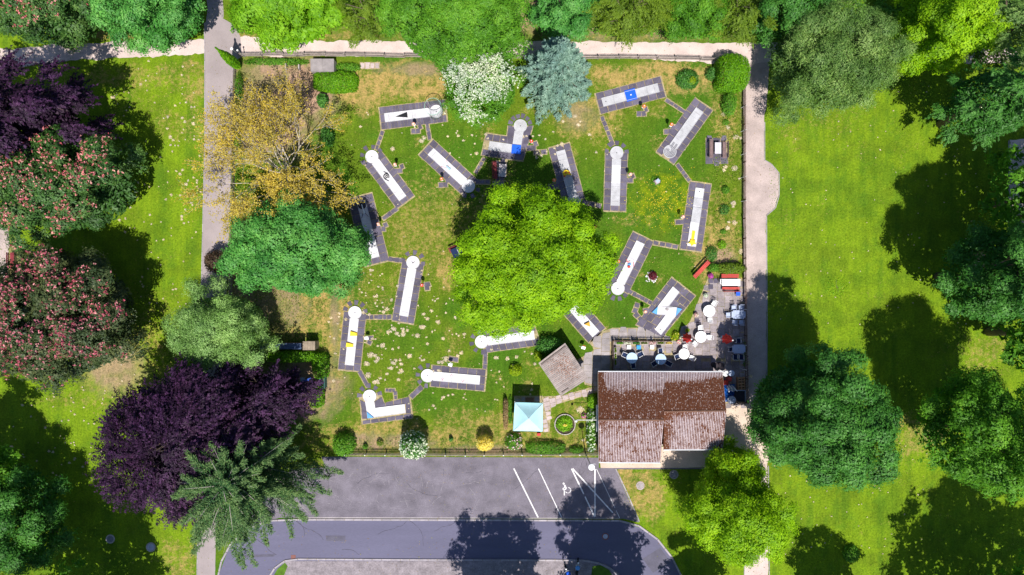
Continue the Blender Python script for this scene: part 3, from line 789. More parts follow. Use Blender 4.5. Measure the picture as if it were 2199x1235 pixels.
# the long limb with a sawn end at the right edge
sw = thing('tree_stump', 'sawn-off tree trunk with an orange cut face at the right edge', 'tree trunk', (*G(2085, 585), 0))
a_ = Vector(G(2122, 546, 4.5)); b_ = Vector(G(2085, 585))
d_ = a_ - b_
MB().tube([(0, 0, -.05), (d_.x * .3, d_.y * .3, 1.8), (d_.x, d_.y, 4.5)], [.5, .42, .38], 10).build('trunk', bark_grey, sw, True)
cutm = M('sawn_wood', (.55, .26, .12), .2, 5, 30)
MB().cyl(d_.x, d_.y, 4.44, 4.56, .33, n=12).build('cut_face', cutm, sw)

# ------------------------------------------------------------ shrubs, hedges, clipped plants
def shell_leaves(n, shape, sx, sy, sz_, z0, leaf, jitter=.12):
    """leaves over a rounded box (shape near 4) or dome (shape 2)"""
    d = rdir(n); d[:, 2] = np.abs(d[:, 2]) * 1.0
    nrm = (np.abs(d[:, 0]) ** shape + np.abs(d[:, 1]) ** shape + np.abs(d[:, 2]) ** shape) ** (1 / shape)
    p = d / nrm[:, None]
    lump = .90 + .2 * fbm(p[:, 0] * 2.3 + sx * 3, p[:, 1] * 2.3 + p[:, 2] * 1.7 + sy, 5, 3)
    k = (1 - rs.uniform(0, jitter, n) ** 1.0) * lump
    P = p * k[:, None] * np.array([sx, sy, sz_]); P[:, 2] += z0
    return P, unit(d * .8 + rdir(n) * .55 + np.array([0, 0, .3])), rdir(n)
def shrub(label, px, py, rx, ry, h, mat, n=1500, leaf=.16, shape=2.2, name='shrub', cat='shrub', rz=0, flowers=None, group=None, z0=0.0, jitter=.35, wl=.6, stem=True):
    x, y = G(px, py, h * .6); k = (1 - h * .6 / H) / S
    sx, sy = rx * k, ry * k
    root = thing(name, label, cat, (x, y, 0), rz, group)
    P, N, D = shell_leaves(n, shape, sx, sy, h - z0, z0, leaf, jitter)
    szz = leaf * rs.uniform(.6, 1.3, n)
    link(bpy.data.objects.new('foliage', leaf_mesh('foliage', P, N, D, szz, szz * wl, rs.uniform(0, 1, n), mat)), root)
    mb = MB(); r_ = random.Random(int(px * 7 + py))
    for i in range(max(3, min(9, int(sx * 3)))):
        a = r_.uniform(0, 6.28); q = r_.uniform(.1, .6)
        mb.tube([(0, 0, -.02), (sx * q * math.cos(a), sy * q * math.sin(a), h * .75)], [.03, .012], 4)
    mb.build('stem', bark, root)
    if flowers:
        fm, nf_, fs = flowers
        P, N, D = shell_leaves(nf_, shape, sx * 1.03, sy * 1.03, h - z0 + .04, z0, fs, .12)
        P = np.repeat(P, 3, 0) + rs.normal(0, fs * .3, (nf_ * 3, 3))
        link(bpy.data.objects.new('blossom', leaf_mesh('blossom', P, np.repeat(N, 3, 0), rdir(nf_ * 3), fs, fs * .8, rs.uniform(0, 1, nf_ * 3), fm)), root)
    return root
shrub('clipped rounded box conifer on the north east fence corner', 1576, 153, 35, 38, 3.2, f_thuja, 9000, .16, 4.0, 'clipped_conifer', jitter=.15, cat='conifer')
shrub('long low clipped green hedge below the concrete box', 718, 173, 50, 23, 1.5, f_thuja, 6500, .15, 3.2, 'hedge', 'hedge', jitter=.15)
shrub('round ring-shaped shrub with a yellow-green heart near the north east corner', 1478, 168, 26, 23, 1.1, f_dark, 2600, .16)
shrub('yellow-green low plant in the heart of the round shrub', 1486, 172, 11, 10, 1.5, f_yel, 500, .13, name='plant', cat='plant')
shrub('small dark bush left of the clipped conifer', 1529, 156, 13, 15, 1.2, f_dark, 700, .15)
shrub('loose green bush by the east fence under the clipped conifer', 1569, 220, 17, 28, 1.7, f_mid, 1900, .15)
shrub('tiny round bush north of the brown picnic seats', 1560, 262, 8, 7, .5, f_mid, 260, .12)
shrub('small round bush beside the east fence below the picnic seats', 1560, 407, 9, 10, .8, f_mid, 320, .13)
shrub('dark green little bush with a pale tip near the east fence', 1557, 450, 12, 13, .9, f_dark, 420, .13)
shrub('flat small bush above the brightest little bush by the east fence', 1554, 497, 7, 6, .4, f_mid, 200, .12)
shrub('bright light green little bush near the east fence', 1552, 525, 10, 11, .8, f_bright, 380, .13)
shrub('dark bush in the shade above the terrace', 1530, 545, 14, 18, 1.0, f_dark, 700, .14)
shrub('broad bush trailing over the east fence above the red bench table', 1572, 576, 38, 14, 1.6, f_olive, 2300, .15, 2.0)
shrub('leafy bush beside the slate slabs above the terrace', 1535, 575, 16, 10, 1.1, f_mid, 700, .14)
shrub('white flowering rhododendron on the south fence', 886, 958, 32, 30, 4.2, f_dark, 4600, .16, z0=1.3, flowers=(f_white, 300, .15))
shrub('bright golden yellow bush by the south fence', 1041, 953, 20, 17, 2.6, f_ygold, 1900, .15, z0=.7)
shrub('green bush at the west end of the south fence', 735, 958, 27, 27, 2.4, f_mid, 2400, .17)
shrub('yellow-green low bush on the lawn left of the shed', 1107, 796, 15, 14, 1.3, f_yel, 900, .14)
shrub('dark bush hidden in the shade behind the shed roof', 1180, 742, 30, 20, 2.0, f_dark, 1800, .17)
shrub('yellow-green bush at the shed roof corner', 1156, 765, 9, 13, 1.2, f_yel, 500, .14)
shrub('pink and white flowering bush below the blue gazebo', 1103, 950, 20, 20, 1.3, f_mid, 1300, .15, flowers=(f_mixfl, 60, .13))
shrub('long trimmed hedge inside the south fence', 1172, 963, 44, 14, 1.1, f_mid, 2600, .14, 3.5, 'hedge', 'hedge', jitter=.2)
shrub('little green bush between hedge and clubhouse', 1238, 968, 18, 9, .9, f_mid, 600, .14)
shrub('white flowering climber along the west wall of the clubhouse', 1272, 925, 11, 52, 1.8, f_mid, 2300, .15, 2.6, 'flowering_bush', 'bush', flowers=(f_white, 170, .13))
shrub('green leafy bush under the north west corner of the clubhouse', 1273, 864, 11, 17, 1.4, f_bright, 900, .15)
shrub('purple flower clump left of the clubhouse wall', 1254, 893, 6, 5, .5, f_mid, 200, .12, name='flower_clump', cat='flowers', flowers=(f_magenta, 22, .12))
shrub('dark red-brown small tree overhanging the asphalt path', 463, 562, 28, 27, 3.4, f_darkred, 2400, .18, z0=.8)
shrub('dark evergreen bush by the trunk of the golden tree', 700, 290, 14, 22, 2.2, f_dark, 1200, .18)
shrub('dark evergreen bush at the upper right of the golden tree', 690, 214, 13, 16, 1.8, f_dark, 900, .18)
shrub('low bush in the shaded bottom right lawn', 1831, 1192, 18, 20, 1.0, f_mid, 1200, .17)
shrub('round weedy patch of taller plants on the right lawn', 1797, 614, 29, 26, .16, f_bright, 420, .12, stem=False, name='weed_patch', cat='plants')
shrub('dark red leaved plant in the stone ring', 1403, 592, 10, 10, .8, f_redpl, 600, .13, name='plant', cat='plant')
shrub('sprawling yellow flowering plants by the closed red umbrella', 1452, 722, 9, 12, .7, f_yel, 420, .12, name='flower_clump', cat='flowers', flowers=(f_ygold, 20, .09))
shrub('round hedge end block at the gate of the dark yard', 686, 786, 17, 29, 2.0, f_thuja, 2400, .15, 3.4, 'hedge', 'hedge', jitter=.16)
shrub('long hedge top along the north side of the dark yard', 622, 766, 58, 13, 2.0, f_thuja, 4200, .15, 4.0, 'hedge', 'hedge', jitter=.16)
shrub('short hedge block south of the green gate', 678, 852, 15, 26, 2.0, f_thuja, 2000, .15, 3.4, 'hedge', 'hedge', jitter=.16)
shrub('climbing green plants inside the west end of the north fence', 590, 131, 72, 7, .8, f_mid, 1900, .15, 3, 'climbing_plant', 'plants')
shrub('climbing green plants beside the four flat stones', 745, 143, 30, 9, .8, f_mid, 900, .15, 3, 'climbing_plant', 'plants')
shrub('ivy strip along the west fence beside the asphalt path', 512, 195, 8, 45, .9, f_mid, 1100, .15, 3, 'climbing_plant', 'plants')
shrub('low bright plants along the upper west fence under the golden tree', 508, 300, 7, 60, .6, f_bright, 900, .14, 3, 'climbing_plant', 'plants')
shrub('low weeds at the foot of the east fence beside the terrace table', 1600, 760, 4, 30, .4, f_mid, 260, .12, 3, 'weeds', 'plants')
for i, (x, y, w) in enumerate([(815, 952, 8), (783, 960, 6), (968, 944, 5)]):
    shrub(['small olive bush between straw patches on the south fence', 'tiny bush nearest the west end of the south fence', 'tiny dark bush between the rhododendron and the golden bush'][i], x, y, w, w, .8, (f_olive, f_mid, f_dark)[i], 260, .12)
# undergrowth along the north path and in the wood
def mass(name, label, cat, boxes, mat, n, leaf, h):
    P = []
    A = np.array([(b[2] - b[0]) * (b[3] - b[1]) for b in boxes], float); k = rs.choice(len(boxes), n, p=A / A.sum())
    bx_ = np.array(boxes, float)[k]
    px = rs.uniform(bx_[:, 0], bx_[:, 2]); py = rs.uniform(bx_[:, 1], bx_[:, 3])
    x = (px - CX) / S; y = (CY - py) / S
    e = fbm(x * .8, y * .8, 12); keep_ = e > .38
    x, y, e = x[keep_], y[keep_], e[keep_]; m = len(x)
    z = (e - .36) * h * 4 * rs.uniform(.3, 1, m) + .03
    szz = leaf * rs.uniform(.6, 1.3, m)
    o = link(bpy.data.objects.new(name, leaf_mesh(name, np.stack([x, y, z], 1), unit(rdir(m) * .5 + np.array([0, 0, 1])), rdir(m), szz, szz * .6, rs.uniform(0, 1, m), mat)))
    return prop(o, label, cat, None, 'stuff')
mass('undergrowth', 'bright undergrowth under the northern woodland', 'undergrowth', [(500, -60, 870, 74), (1150, -60, 1700, 80), (860, -60, 1150, 60), (1700, -60, 2250, 60), (200, -60, 430, 70)], f_mid, 60000, .2, 1.0)
mass('undergrowth', 'low weeds on the bare bed along the fences', 'weeds', [(1530, 190, 1592, 600), (760, 940, 1280, 972), (505, 140, 520, 600), (500, 600, 700, 740)], f_olive, 7000, .12, .25)

# cypress at the crossing
cyx, cyy = G(513, 143)
cr = thing('cypress_tree', 'slender columnar cypress at the path crossing', 'tree', (cyx, cyy, 0))
n = 3600; t = rs.uniform(0, 1, n); a = rs.uniform(0, 2 * PI, n); rr = .62 * np.sin(np.clip(t * 1.0 + .12, 0, 1) * PI * .98) ** .7 * rs.uniform(.6, 1.05, n) * (1 - .45 * t)
P = np.stack([rr * np.cos(a), rr * np.sin(a), .2 + t * 5.6], 1)
link(bpy.data.objects.new('crown', leaf_mesh('crown', P, unit(np.stack([np.cos(a), np.sin(a), a * 0 + .3], 1) + rdir(n) * .4), unit(np.array([0, 0, 1.0]) + rdir(n) * .4), .24, .12, rs.uniform(0, 1, n), f_thuja)), cr)
MB().tube([(0, 0, -.05), (0, 0, 4.5)], [.1, .03], 6).build('trunk', bark, cr)

# pale withered clumps and white clover heads dotted over the lawns: uncountable
pts = []
r2 = random.Random(99)
def scatter(x0, y0, x1, y1, n, s0, s1):
    for _ in range(n):
        pts.append((r2.uniform(x0, x1), r2.uniform(y0, y1), s0 + (s1 - s0) * r2.random() ** 2.2)) if r2.random() < .75 else None
scatter(240, 130, 425, 520, 120, 2, 6.5); scatter(360, 250, 432, 480, 45, 4, 8); scatter(300, 520, 430, 660, 26, 2, 5)
scatter(780, 640, 1000, 820, 90, 2.5, 8); scatter(830, 690, 960, 800, 40, 4, 11); scatter(770, 570, 860, 670, 34, 2.5, 7); scatter(1040, 750, 1160, 850, 24, 3, 8)
scatter(860, 840, 1090, 880, 20, 3, 8); scatter(880, 540, 980, 650, 14, 2, 5); scatter(20, 830, 260, 1060, 60, 2, 6); scatter(130, 830, 340, 1000, 40, 2, 6)
scatter(960, 280, 1200, 340, 34, 3, 8); scatter(760, 230, 1000, 300, 14, 2, 6); scatter(1550, 270, 1590, 500, 14, 5, 11); scatter(1190, 240, 1300, 330, 12, 4, 9)
scatter(1650, 170, 2100, 700, 150, .8, 2.6); scatter(1650, 950, 1990, 1200, 90, .8, 2.6); scatter(740, 260, 1560, 900, 160, .6, 2.2); scatter(700, 640, 745, 840, 20, 3, 7); scatter(250, 650, 340, 860, 30, 2, 5)
pts += [(843, 320, 9), (905, 303, 10), (911, 296, 8), (796, 762, 13), (812, 770, 9), (808, 775, 9), (788, 781, 11), (862, 797, 10), (790, 806, 13), (805, 820, 10), (811, 820, 10), (822, 742, 11), (879, 765, 9), (958, 770, 12), (942, 778, 8), (905, 702, 9), (1246, 880, 16), (1252, 945, 7), (1065, 768, 9), (1090, 770, 8), (831, 664, 9), (824, 670, 8), (1580, 295, 11), (1577, 362, 12), (1554, 245, 10), (1575, 437, 12), (1577, 478, 11), (1592, 540, 12), (1606, 780, 10), (1612, 808, 8)]
P = []; sz_ = []
for x, y, s_ in pts:
    wx, wy = G(x, y); k = int(10 + s_ * s_ * .9)
    for _ in range(k):
        a = r2.uniform(0, 6.28); q = math.sqrt(r2.random()) * s_ * .5 / S * r2.choice((.6, .9, 1.15))
        P.append((wx + q * math.cos(a), wy + q * math.sin(a) * .9, r2.uniform(.035, .10))); sz_.append(r2.uniform(.05, .13))
P = np.array(P); n = len(P)
f_clover = foliage('withered_clover', (.50, .40, .24), (.62, .52, .38), (.74, .68, .56), .1)
prop(link(bpy.data.objects.new('clover_clumps', leaf_mesh('clover_clumps', P, unit(rdir(n) * .5 + np.array([0, 0, 1])), rdir(n), np.array(sz_), np.array(sz_) * .7, rs.uniform(0, 1, n), f_clover))), 'pale withered clover clumps dotted over the lawns', 'clover', None, 'stuff')

# dandelions in the meadow between the lanes
n = 420; x = rs.normal(1425, 34, n); y = rs.normal(432, 28, n); gx_ = (x - CX) / S; gy_ = (CY - y) / S
prop(link(bpy.data.objects.new('dandelions', leaf_mesh('dandelions', np.stack([gx_, gy_, rs.uniform(.05, .1, n)], 1), unit(rdir(n) * .3 + np.array([0, 0, 1])), rdir(n), .09, .09, rs.uniform(0, 1, n), foliage('dandelion_petals', (.55, .42, .01), (.68, .55, .02), (.75, .65, .03), .1)))), 'yellow dandelions in the meadow east of the centre tree', 'dandelions', None, 'stuff')

# fallen leaves and twigs on paving, paths and parking
n = 5200; x = rs.uniform(430, 1700, n); y = rs.uniform(80, 1235, n); k = fbm(x * .012, y * .012, 41) > .47; x, y = x[k], y[k]; n = len(x)
prop(link(bpy.data.objects.new('leaf_litter', leaf_mesh('leaf_litter', np.stack([(x - CX) / S, (CY - y) / S, rs.uniform(.045, .055, n)], 1), unit(rdir(n) * .25 + np.array([0, 0, 1])), rdir(n), rs.uniform(.05, .13, n), rs.uniform(.03, .09, n), rs.uniform(0, 1, n), foliage('litter_leaves', (.16, .09, .04), (.34, .24, .10), (.20, .24, .05), .1)))), 'small fallen leaves scattered on paving, paths and parking', 'leaf litter', None, 'stuff')
# ------------------------------------------------------------ minigolf lanes
slab = M('slate_paver', (.110, .098, .140), .22, 1.2, 14, .85, .4, obj_var=.22)
slab_l = M('grey_paver', (.30, .27, .28), .2, 1.2, 14, .9, .4, obj_var=.16)
slab_p = M('pinkish_paver', (.44, .36, .36), .16, 1.2, 14, .9, .3, obj_var=.12)
bed_w = M('white_lane_bed', (.58, .57, .61), .16, 1.1, 6, .6, .1)
bed_g = M('grey_lane_bed', (.43, .43, .46), .16, 1.4, 9, .7, .25, stretch=(1, 1, 1))
steel = M('galvanised_pipe', (.55, .55, .58), .1, 3, 20, .45, 0, .5, metal=.3)
dark = M('black_paint', (.012, .012, .016), .2, 3, 20, .6, 0)
blue = M('blue_paint', (.01, .10, .62), .15, 3, 20, .55, .1)
blue_l = M('light_blue_paint', (.10, .33, .70), .12, 3, 20, .6, .1)
yellow = M('yellow_paint', (.82, .58, .02), .12, 3, 20, .55, .1)
red = M('red_paint', (.55, .03, .03), .15, 3, 20, .55, .1)
pinkline = M('pink_paint', (.65, .22, .26), .15, 3, 20, .6, 0)
orange = M('orange_lacquer', (.85, .20, .05), .12, 3, 20, .4, 0)
orange_p = M('faded_orange_lacquer', (.88, .42, .30), .12, 3, 20, .45, 0)
redball = M('red_lacquer', (.75, .07, .05), .12, 3, 20, .4, 0)
white_m = M('white_plastic', (.80, .80, .82), .05, 3, 20, .4, 0)

def lerp2(a, b, t): return (a[0] + (b[0] - a[0]) * t, a[1] + (b[1] - a[1]) * t)
def clip_inset(q, g):
    """shrink a convex quad towards its centre by g metres on every side"""
    c = Vector((sum(p[0] for p in q) / 4, sum(p[1] for p in q) / 4)); out_ = []
    for p in q:
        v = Vector(p) - c; L_ = v.length
        out_.append(tuple(c + v * max(.2, (L_ - g * 1.3) / L_)))
    return out_
def add_paver(q, parent, z1=.035, mat=slab, gap=.022, name='paver', jit=.012):
    q = clip_inset(q, gap)
    q = [(x + random.uniform(-jit, jit), y + random.uniform(-jit, jit)) for x, y in q]
    c = (sum(p[0] for p in q) / 4, sum(p[1] for p in q) / 4)
    loc = [(x - c[0], y - c[1]) for x, y in q]
    area = sum(loc[i][0] * loc[(i + 1) % 4][1] - loc[(i + 1) % 4][0] * loc[i][1] for i in range(4))
    if area < 0: loc = loc[::-1]
    dz = [random.uniform(-.006, .006) for _ in range(4)]
    mb = MB()
    mb.add([(x, y, 0) for x, y in loc] + [(x * .975, y * .975, z1 + dz[i]) for i, (x, y) in enumerate(loc)],
           [(3, 2, 1, 0), (4, 5, 6, 7), (0, 1, 5, 4), (1, 2, 6, 5), (2, 3, 7, 6), (3, 0, 4, 7)])
    o = mb.build(name, mat, parent); o.location = (c[0], c[1], .008)
    return o
def pave_quad(root, q, nu, vs_=(0, 1), skip=None, mat=slab, stagger=True, **kw):
    """q: four world corners; rows vs_ across, about nu pieces along"""
    for r in range(len(vs_) - 1):
        sh = (.5 / nu if (stagger and r % 2) else 0)
        us = [0] + [min(1, max(0, (i + 1) / nu - sh)) for i in range(nu)] + ([1] if sh else [])
        for u0, u1 in zip(us[:-1], us[1:]):
            if u1 - u0 < .01: continue
            if skip and skip((u0 + u1) / 2, (vs_[r] + vs_[r + 1]) / 2): continue
            P = lambda u, v: lerp2(lerp2(q[0], q[1], u), lerp2(q[3], q[2], u), v)
            add_paver([P(u0, vs_[r]), P(u1, vs_[r]), P(u1, vs_[r + 1]), P(u0, vs_[r + 1])], root, mat=mat, **kw)
def soil_base(name, polys, z=.006):
    mb = MB()
    for i, pts in enumerate(polys):
        c = Vector((sum(p[0] for p in pts) / len(pts), sum(p[1] for p in pts) / len(pts)))
        q = [tuple(Vector(p) + (Vector(p) - c).normalized() * .14) for p in pts]
        mb.sheet(rough_poly(q, .05, .25, i), z + i * .0012)
    return prop(mb.build(name, joint_m), kind='structure')

def lane_rect(centre0, centre1, w_px, over0, over1):
    """paving rectangle along a lane in photograph pixels"""
    a_, b_ = Vector(centre0), Vector(centre1); d_ = (b_ - a_).normalized(); s_ = Vector((-d_.y, d_.x)) * w_px / 2
    a_ = a_ - d_ * over0; b_ = b_ + d_ * over1
    return [G(*(a_ - s_)), G(*(b_ - s_)), G(*(b_ + s_)), G(*(a_ + s_))]
def petals(root, c, out_dir, n=5, spread=2.6, mat=slab):
    c = Vector(G(*c)); a0 = math.atan2(-out_dir[1], out_dir[0])
    for i in range(n):
        a = a0 + (i - (n - 1) / 2) * spread / max(1, n - 1)
        u = Vector((math.cos(a), math.sin(a))); s_ = Vector((-u.y, u.x))
        p0 = c + u * .84; p1 = c + u * random.uniform(1.28, 1.4)
        add_paver([(p0 - s_ * .17)[:], (p1 - s_ * .24)[:], (p1 + s_ * .24)[:], (p0 + s_ * .17)[:]], root, mat=mat, gap=.01)

LW = .9
def lane(label, c, e, circle=True, bed=bed_w, w=LW, extra=None, group='minigolf lanes on the lawn', segs=5):
    """lane lies along local +x: origin at the target circle (or the far end), the tee at x = L"""
    a_, b_ = Vector(G(*c)), Vector(G(*e)); L = (b_ - a_).length; ang = math.atan2((b_ - a_).y, (b_ - a_).x)
    root = thing('minigolf_lane', label, 'minigolf lane', (a_.x, a_.y, 0), ang, group)
    x0 = .62 if circle else 0
    for i in range(segs):
        p0 = x0 + (L - x0) * i / segs; p1 = x0 + (L - x0) * (i + 1) / segs
        MB().box((p0 + p1) / 2, 0, .065, p1 - p0 - .012, w, .09).build('bed_panel', bed, root)
    if circle:
        MB().cyl(0, 0, .02, .113, .70, n=30).build('target_circle', bed, root)
        MB().ring(0, 0, .09, .145, .675, .71, 34, .68, 2 * PI - .68).build('circle_rim', steel, root)
        MB().cyl(0, 0, .108, .1165, .055, n=12).build('cup', dark, root)
    else:
        MB().cyl(.35, 0, .105, .1135, .055, n=12).build('cup', dark, root)
        MB().box(-.02, 0, .08, .04, w + .06, .13).build('rail', steel, root)
    for s_ in (-1, 1):
        MB().box((x0 + L) / 2, s_ * (w / 2 + .018), .075, L - x0, .034, .135).build('rail', steel, root)
    MB().box(L + .02, 0, .075, .04, w + .06, .12).build('rail', steel, root)
    MB().box(L - .42, 0, .1125, .03, w * .8, .004).build('tee_line', M_line, root)
    if extra: extra(root, L)
    return root
M_line = M('thin_line_paint', (.22, .2, .22), .1, 3, 20)

def net_cage(root, L):
    MB().ring(.12, 0, 2.16, 2.2, .86, .90, 30).build('top_hoop', M('green_net_frame', (.25, .45, .35), .1), root)
    mb = MB()
    for i in range(22):
        a = -2.2 + 4.4 * i / 21 + PI
        mb.box(.12 + .88 * math.cos(a), .88 * math.sin(a), 1.1, .012, .012, 2.2)
    for k in range(10):
        mb.ring(.12, 0, .18 + k * .21, .19 + k * .21, .875, .885, 20, PI - 2.2, PI + 2.2)
    prop(mb.build('net', M('dark_green_net', (.03, .08, .05), .1), root), kind='stuff')
    for a in (PI - 2.2, PI - .75, PI + .75, PI + 2.2):
        MB().cyl(.12 + .88 * math.cos(a), .88 * math.sin(a), 0, 2.2, .02, n=6).build('post', steel, root)
    m = MB(); m.add([(L * .56, -.25, .115), (L * .80, .02, .115), (L * .56, .28, .115), (L * .56, -.25, .30), (L * .56, .28, .30)], [(0, 3, 1), (2, 1, 4), (3, 4, 1), (0, 2, 4, 3)])
    m.build('jump_ramp', dark, root)  # black face stands in for the ramp's dark shadow
def hook_loop(root, L):
    m = MB(); x = L * .48
    m.ring(x, -.02, .11, .26, .24, .32, 22, .4, 5.6); m.ring(x + .02, .0, .11, .24, .09, .14, 14, 0, 6.28)
    m.build('loop_kerb', dark, root)
    MB().box(x - .38, .18, .17, .5, .05, .12, rz=.5).build('guide_bar', dark, root)
    MB().box(x + .34, -.2, .17, .45, .05, .12, rz=.5).build('guide_bar', dark, root)
def tube_hill(root, L):
    MB().tube([(L * .48, 0, .13), (L * .58, .02, .2)], [.15, .10], 10).build('tunnel', M('pale_blue_paint', (.35, .5, .62), .1), root)
    for s_ in (-1, 1): MB().box(L * .60, s_ * .28, .13, .7, .03, .04, rz=s_ * .5).build('guide_bar', pinkline, root)
def butterfly(root, L):
    m = MB(); m.prism([(L * .49, -.42), (L * .58, -.30), (L * .62, .05), (L * .58, .42), (L * .48, .38), (L * .52, 0)], .115, .36); m.build('crescent_obstacle', yellow, root)
    for x, y in ((.54, -.28), (.56, .1), (.50, .33)): MB().ball(L * x, y, .37, .10, 8, 5).build('knob', redball, root)
def hourglass(root, L):
    m = MB(); x = L * .44
    m.add([(x - .75, -.42, .115), (x - .75, .42, .115), (x, -.14, .40), (x, .14, .40), (x + .75, -.45, .115), (x + .75, .45, .115)], [(0, 1, 3, 2), (2, 3, 5, 4), (0, 2, 4), (1, 5, 3)])
    m.build('double_ramp', white_m, root)
    for y in (-.12, .12): MB().box(x - .1, y, .38, .3, .03, .06).build('guide_bar', steel, root)
    MB().box(x - .95, 0, .125, .4, .86, .02).build('white_panel', white_m, root)
def blue_square(root, L):
    x = L * .505
    m = MB(); m.box(x, 0, .125, 1.15, 1.22, .03); m.build('blue_plate', blue, root)
    MB().ball(x, 0, .19, .09, 10, 6).build('ball', white_m, root)
def labyrinth(root, L):
    m = MB()
    for r in (.58, .44, .30, .17): m.ring(0, 0, .11, .20, r - .022, r + .022, 26, .5 + r * 2, .5 + r * 2 + 5.3)
    m.build('labyrinth_rings', M('grey_rail_paint', (.18, .18, .22), .1), root)
    m = MB()
    for s_ in (-1, 1):
        for k in (.12, .24): m.box(.82, s_ * k, .15, .5, .03, .08)
    m.build('guide_bar', M('grey_rail_paint', (.18, .18, .22), .1), root)
def raised(root, L):
    MB().box(L * .46, 0, .16, L * .26, .94, .12).build('raised_panel', bed_g, root)
    MB().box(L * .24, 0, .14, L * .14, .92, .06).build('raised_panel', bed_g, root)
    MB().box(L * .86, 0, .13, L * .10, .3, .05).build('yellow_strip', yellow, root)
    m = MB()
    pts = []
    for i in range(10):
        a = 2 * PI * i / 10; r = .46 if i % 2 == 0 else .26
        pts.append((L * .94 + r * math.cos(a) * .8, r * math.sin(a)))
    m.prism(pts, .115, .34); m.build('star_obstacle', yellow, root)
    MB().box(L * .82, 0, .14, L * .17, .32, .05).build('yellow_strip', yellow, root)
def figure(root, L):
    x = L * .52
    MB().ball(x - .25, -.02, .25, .16, 10, 6).build('red_ball', redball, root)
    MB().box(x, .05, .22, .16, .34, .22, rz=.5).build('blue_block', blue_l, root)
    for y, r_ in ((.3, -.9), (-.36, .5), (.38, .9)): MB().box(x + .2, y, .22, .5, .035, .035, rz=r_).build('arm', redball, root)
def wood_piece(root, L):
    m = MB(); m.prism([(L - 1.6, -.26), (L - 1.0, .05), (L - 1.45, .33)], .115, .42); m.build('orange_wedge', M('orange_wood', (.62, .33, .04), .2), root)
def bend(root, L):
    pass
def red_vees(root, L):
    for x, s_ in ((.29, -1), (.46, 1), (.68, -1)):
        for r_ in (-1, 1): MB().box(L * x + r_ * .07, s_ * .26, .135, .30, .025, .045, rz=r_ * s_ * -1.05).build('vee_bar', pinkline, root)
def yellow_gates(root, L):
    for x, y, f in ((.40, .16, 1), (.62, -.14, -1)):
        m = MB(); X0 = L * x
        m.add([(X0 - .28, y - .42, .115), (X0 + .28, y - .42, .115), (X0 + .20, y + .34, .115), (X0 - .20, y + .34, .115), (X0 - .22, y - .38, .40), (X0 + .22, y - .38, .40), (X0 + .12, y + .28, .30), (X0 - .12, y + .28, .30)],
              [(4, 5, 6, 7), (0, 1, 5, 4), (1, 2, 6, 5), (2, 3, 7, 6), (3, 0, 4, 7)]); m.build('yellow_gate', yellow, root)
def plain_vee(root, L):
    for r_ in (-1, 1): MB().box(-.02, r_ * .10, .13, .34, .03, .04, rz=r_ * -.55).build('vee_bar', M_line, root)
def volcano(root, L):
    MB().cyl(.42, 0, .10, .17, .42, n=24).build('black_ring', dark, root)
    MB().cyl(.42, 0, .165, .172, .33, n=24).build('pit', M('pit_grey', (.05, .055, .07), .2), root)
    MB().tube([(.35, 0, .26), (.7, 0, .20), (1.35, .0, .14)], [.06, .05, .14], 8).build('white_chute', white_m, root)
    for s_ in (-1, 1): MB().box(1.5, s_ * .22, .15, .6, .035, .07, rz=s_ * .5).build('guide_bar', dark, root)

def straight(label, c, e, wpx=47, over0=0, over1=11, nu=8, circle=True, bed=bed_w, extra=None, pet=None, planks=False, wv=(.31, .69), mat=slab):
    q = lane_rect(c, e, wpx, over0, over1)
    base = soil_base('lane_paving', [q])
    if planks:
        pave_quad(base, q, 20, (0, wv[0]), stagger=False, mat=slab, gap=.012); pave_quad(base, q, 20, (wv[1], 1), stagger=False, gap=.012)
    else:
        pave_quad(base, q, nu, (0, wv[0]), stagger=False, mat=mat)
        pave_quad(base, q, nu, (wv[1], 1), stagger=False, mat=mat)
    P = lambda u, v: lerp2(lerp2(q[0], q[1], u), lerp2(q[3], q[2], u), v)
    Lp = (Vector(q[1]) - Vector(q[0])).length; u1 = 1 - over1 / S / Lp
    add_paver([P(u1 + .003, wv[0]), P(1, wv[0]), P(1, wv[1]), P(u1 + .003, wv[1])], base, mat=mat)
    if not circle and over0 > 3:
        u0 = over0 / S / Lp; add_paver([P(0, wv[0]), P(u0 - .003, wv[0]), P(u0 - .003, wv[1]), P(0, wv[1])], base, mat=mat)
    if pet: petals(base, c, (c[0] - e[0], c[1] - e[1]), *pet)
    return lane(label, c, e, circle, bed, extra=extra)
straight('lane with a tall round net cage over its target circle', (937, 240), (827, 253.5), 48, 20, 10, planks=True, extra=net_cage)
straight('lane with a small black loop in the middle, west of the net-cage lane', (799, 337), (865, 426), 47, -2, 10, 8, extra=hook_loop, pet=(5, 3.0))
straight('lane with pale blue tunnel and pink guide bars below the net-cage lane', (1006, 400), (925.4, 326), 46, 4, 14, 8, extra=tube_hill, pet=(4, 2.4))
straight('grey lane with a yellow crescent obstacle and red knobs near the centre tree', (1232.4, 431), (1203.5, 324.6), 47, 0, 12, 8, bed=bed_g, extra=butterfly, pet=(4, 2.4))
straight('lane with a white hourglass double ramp', (1324, 328.7), (1320.5, 441), 48, 0, 12, 8, bed=bed_g, extra=hourglass, pet=(5, 2.8))
straight('lane crossed by a bright blue square with a white ball', (1294, 220.5), (1413, 189), 46, 10, 11, 8, circle=False, bed=bed_g, extra=blue_square, wv=(.32, .70))
straight('lane ending in a circular labyrinth of rings', (1438, 326), (1501.8, 237), 47, 16, 16, 9, bed=bed_g, extra=labyrinth)
straight('lane with raised grey panels and a yellow star at its lower end', (1502.5, 405), (1484.5, 528.5), 47, 12, 9, 8, circle=False, bed=bed_w, extra=raised)
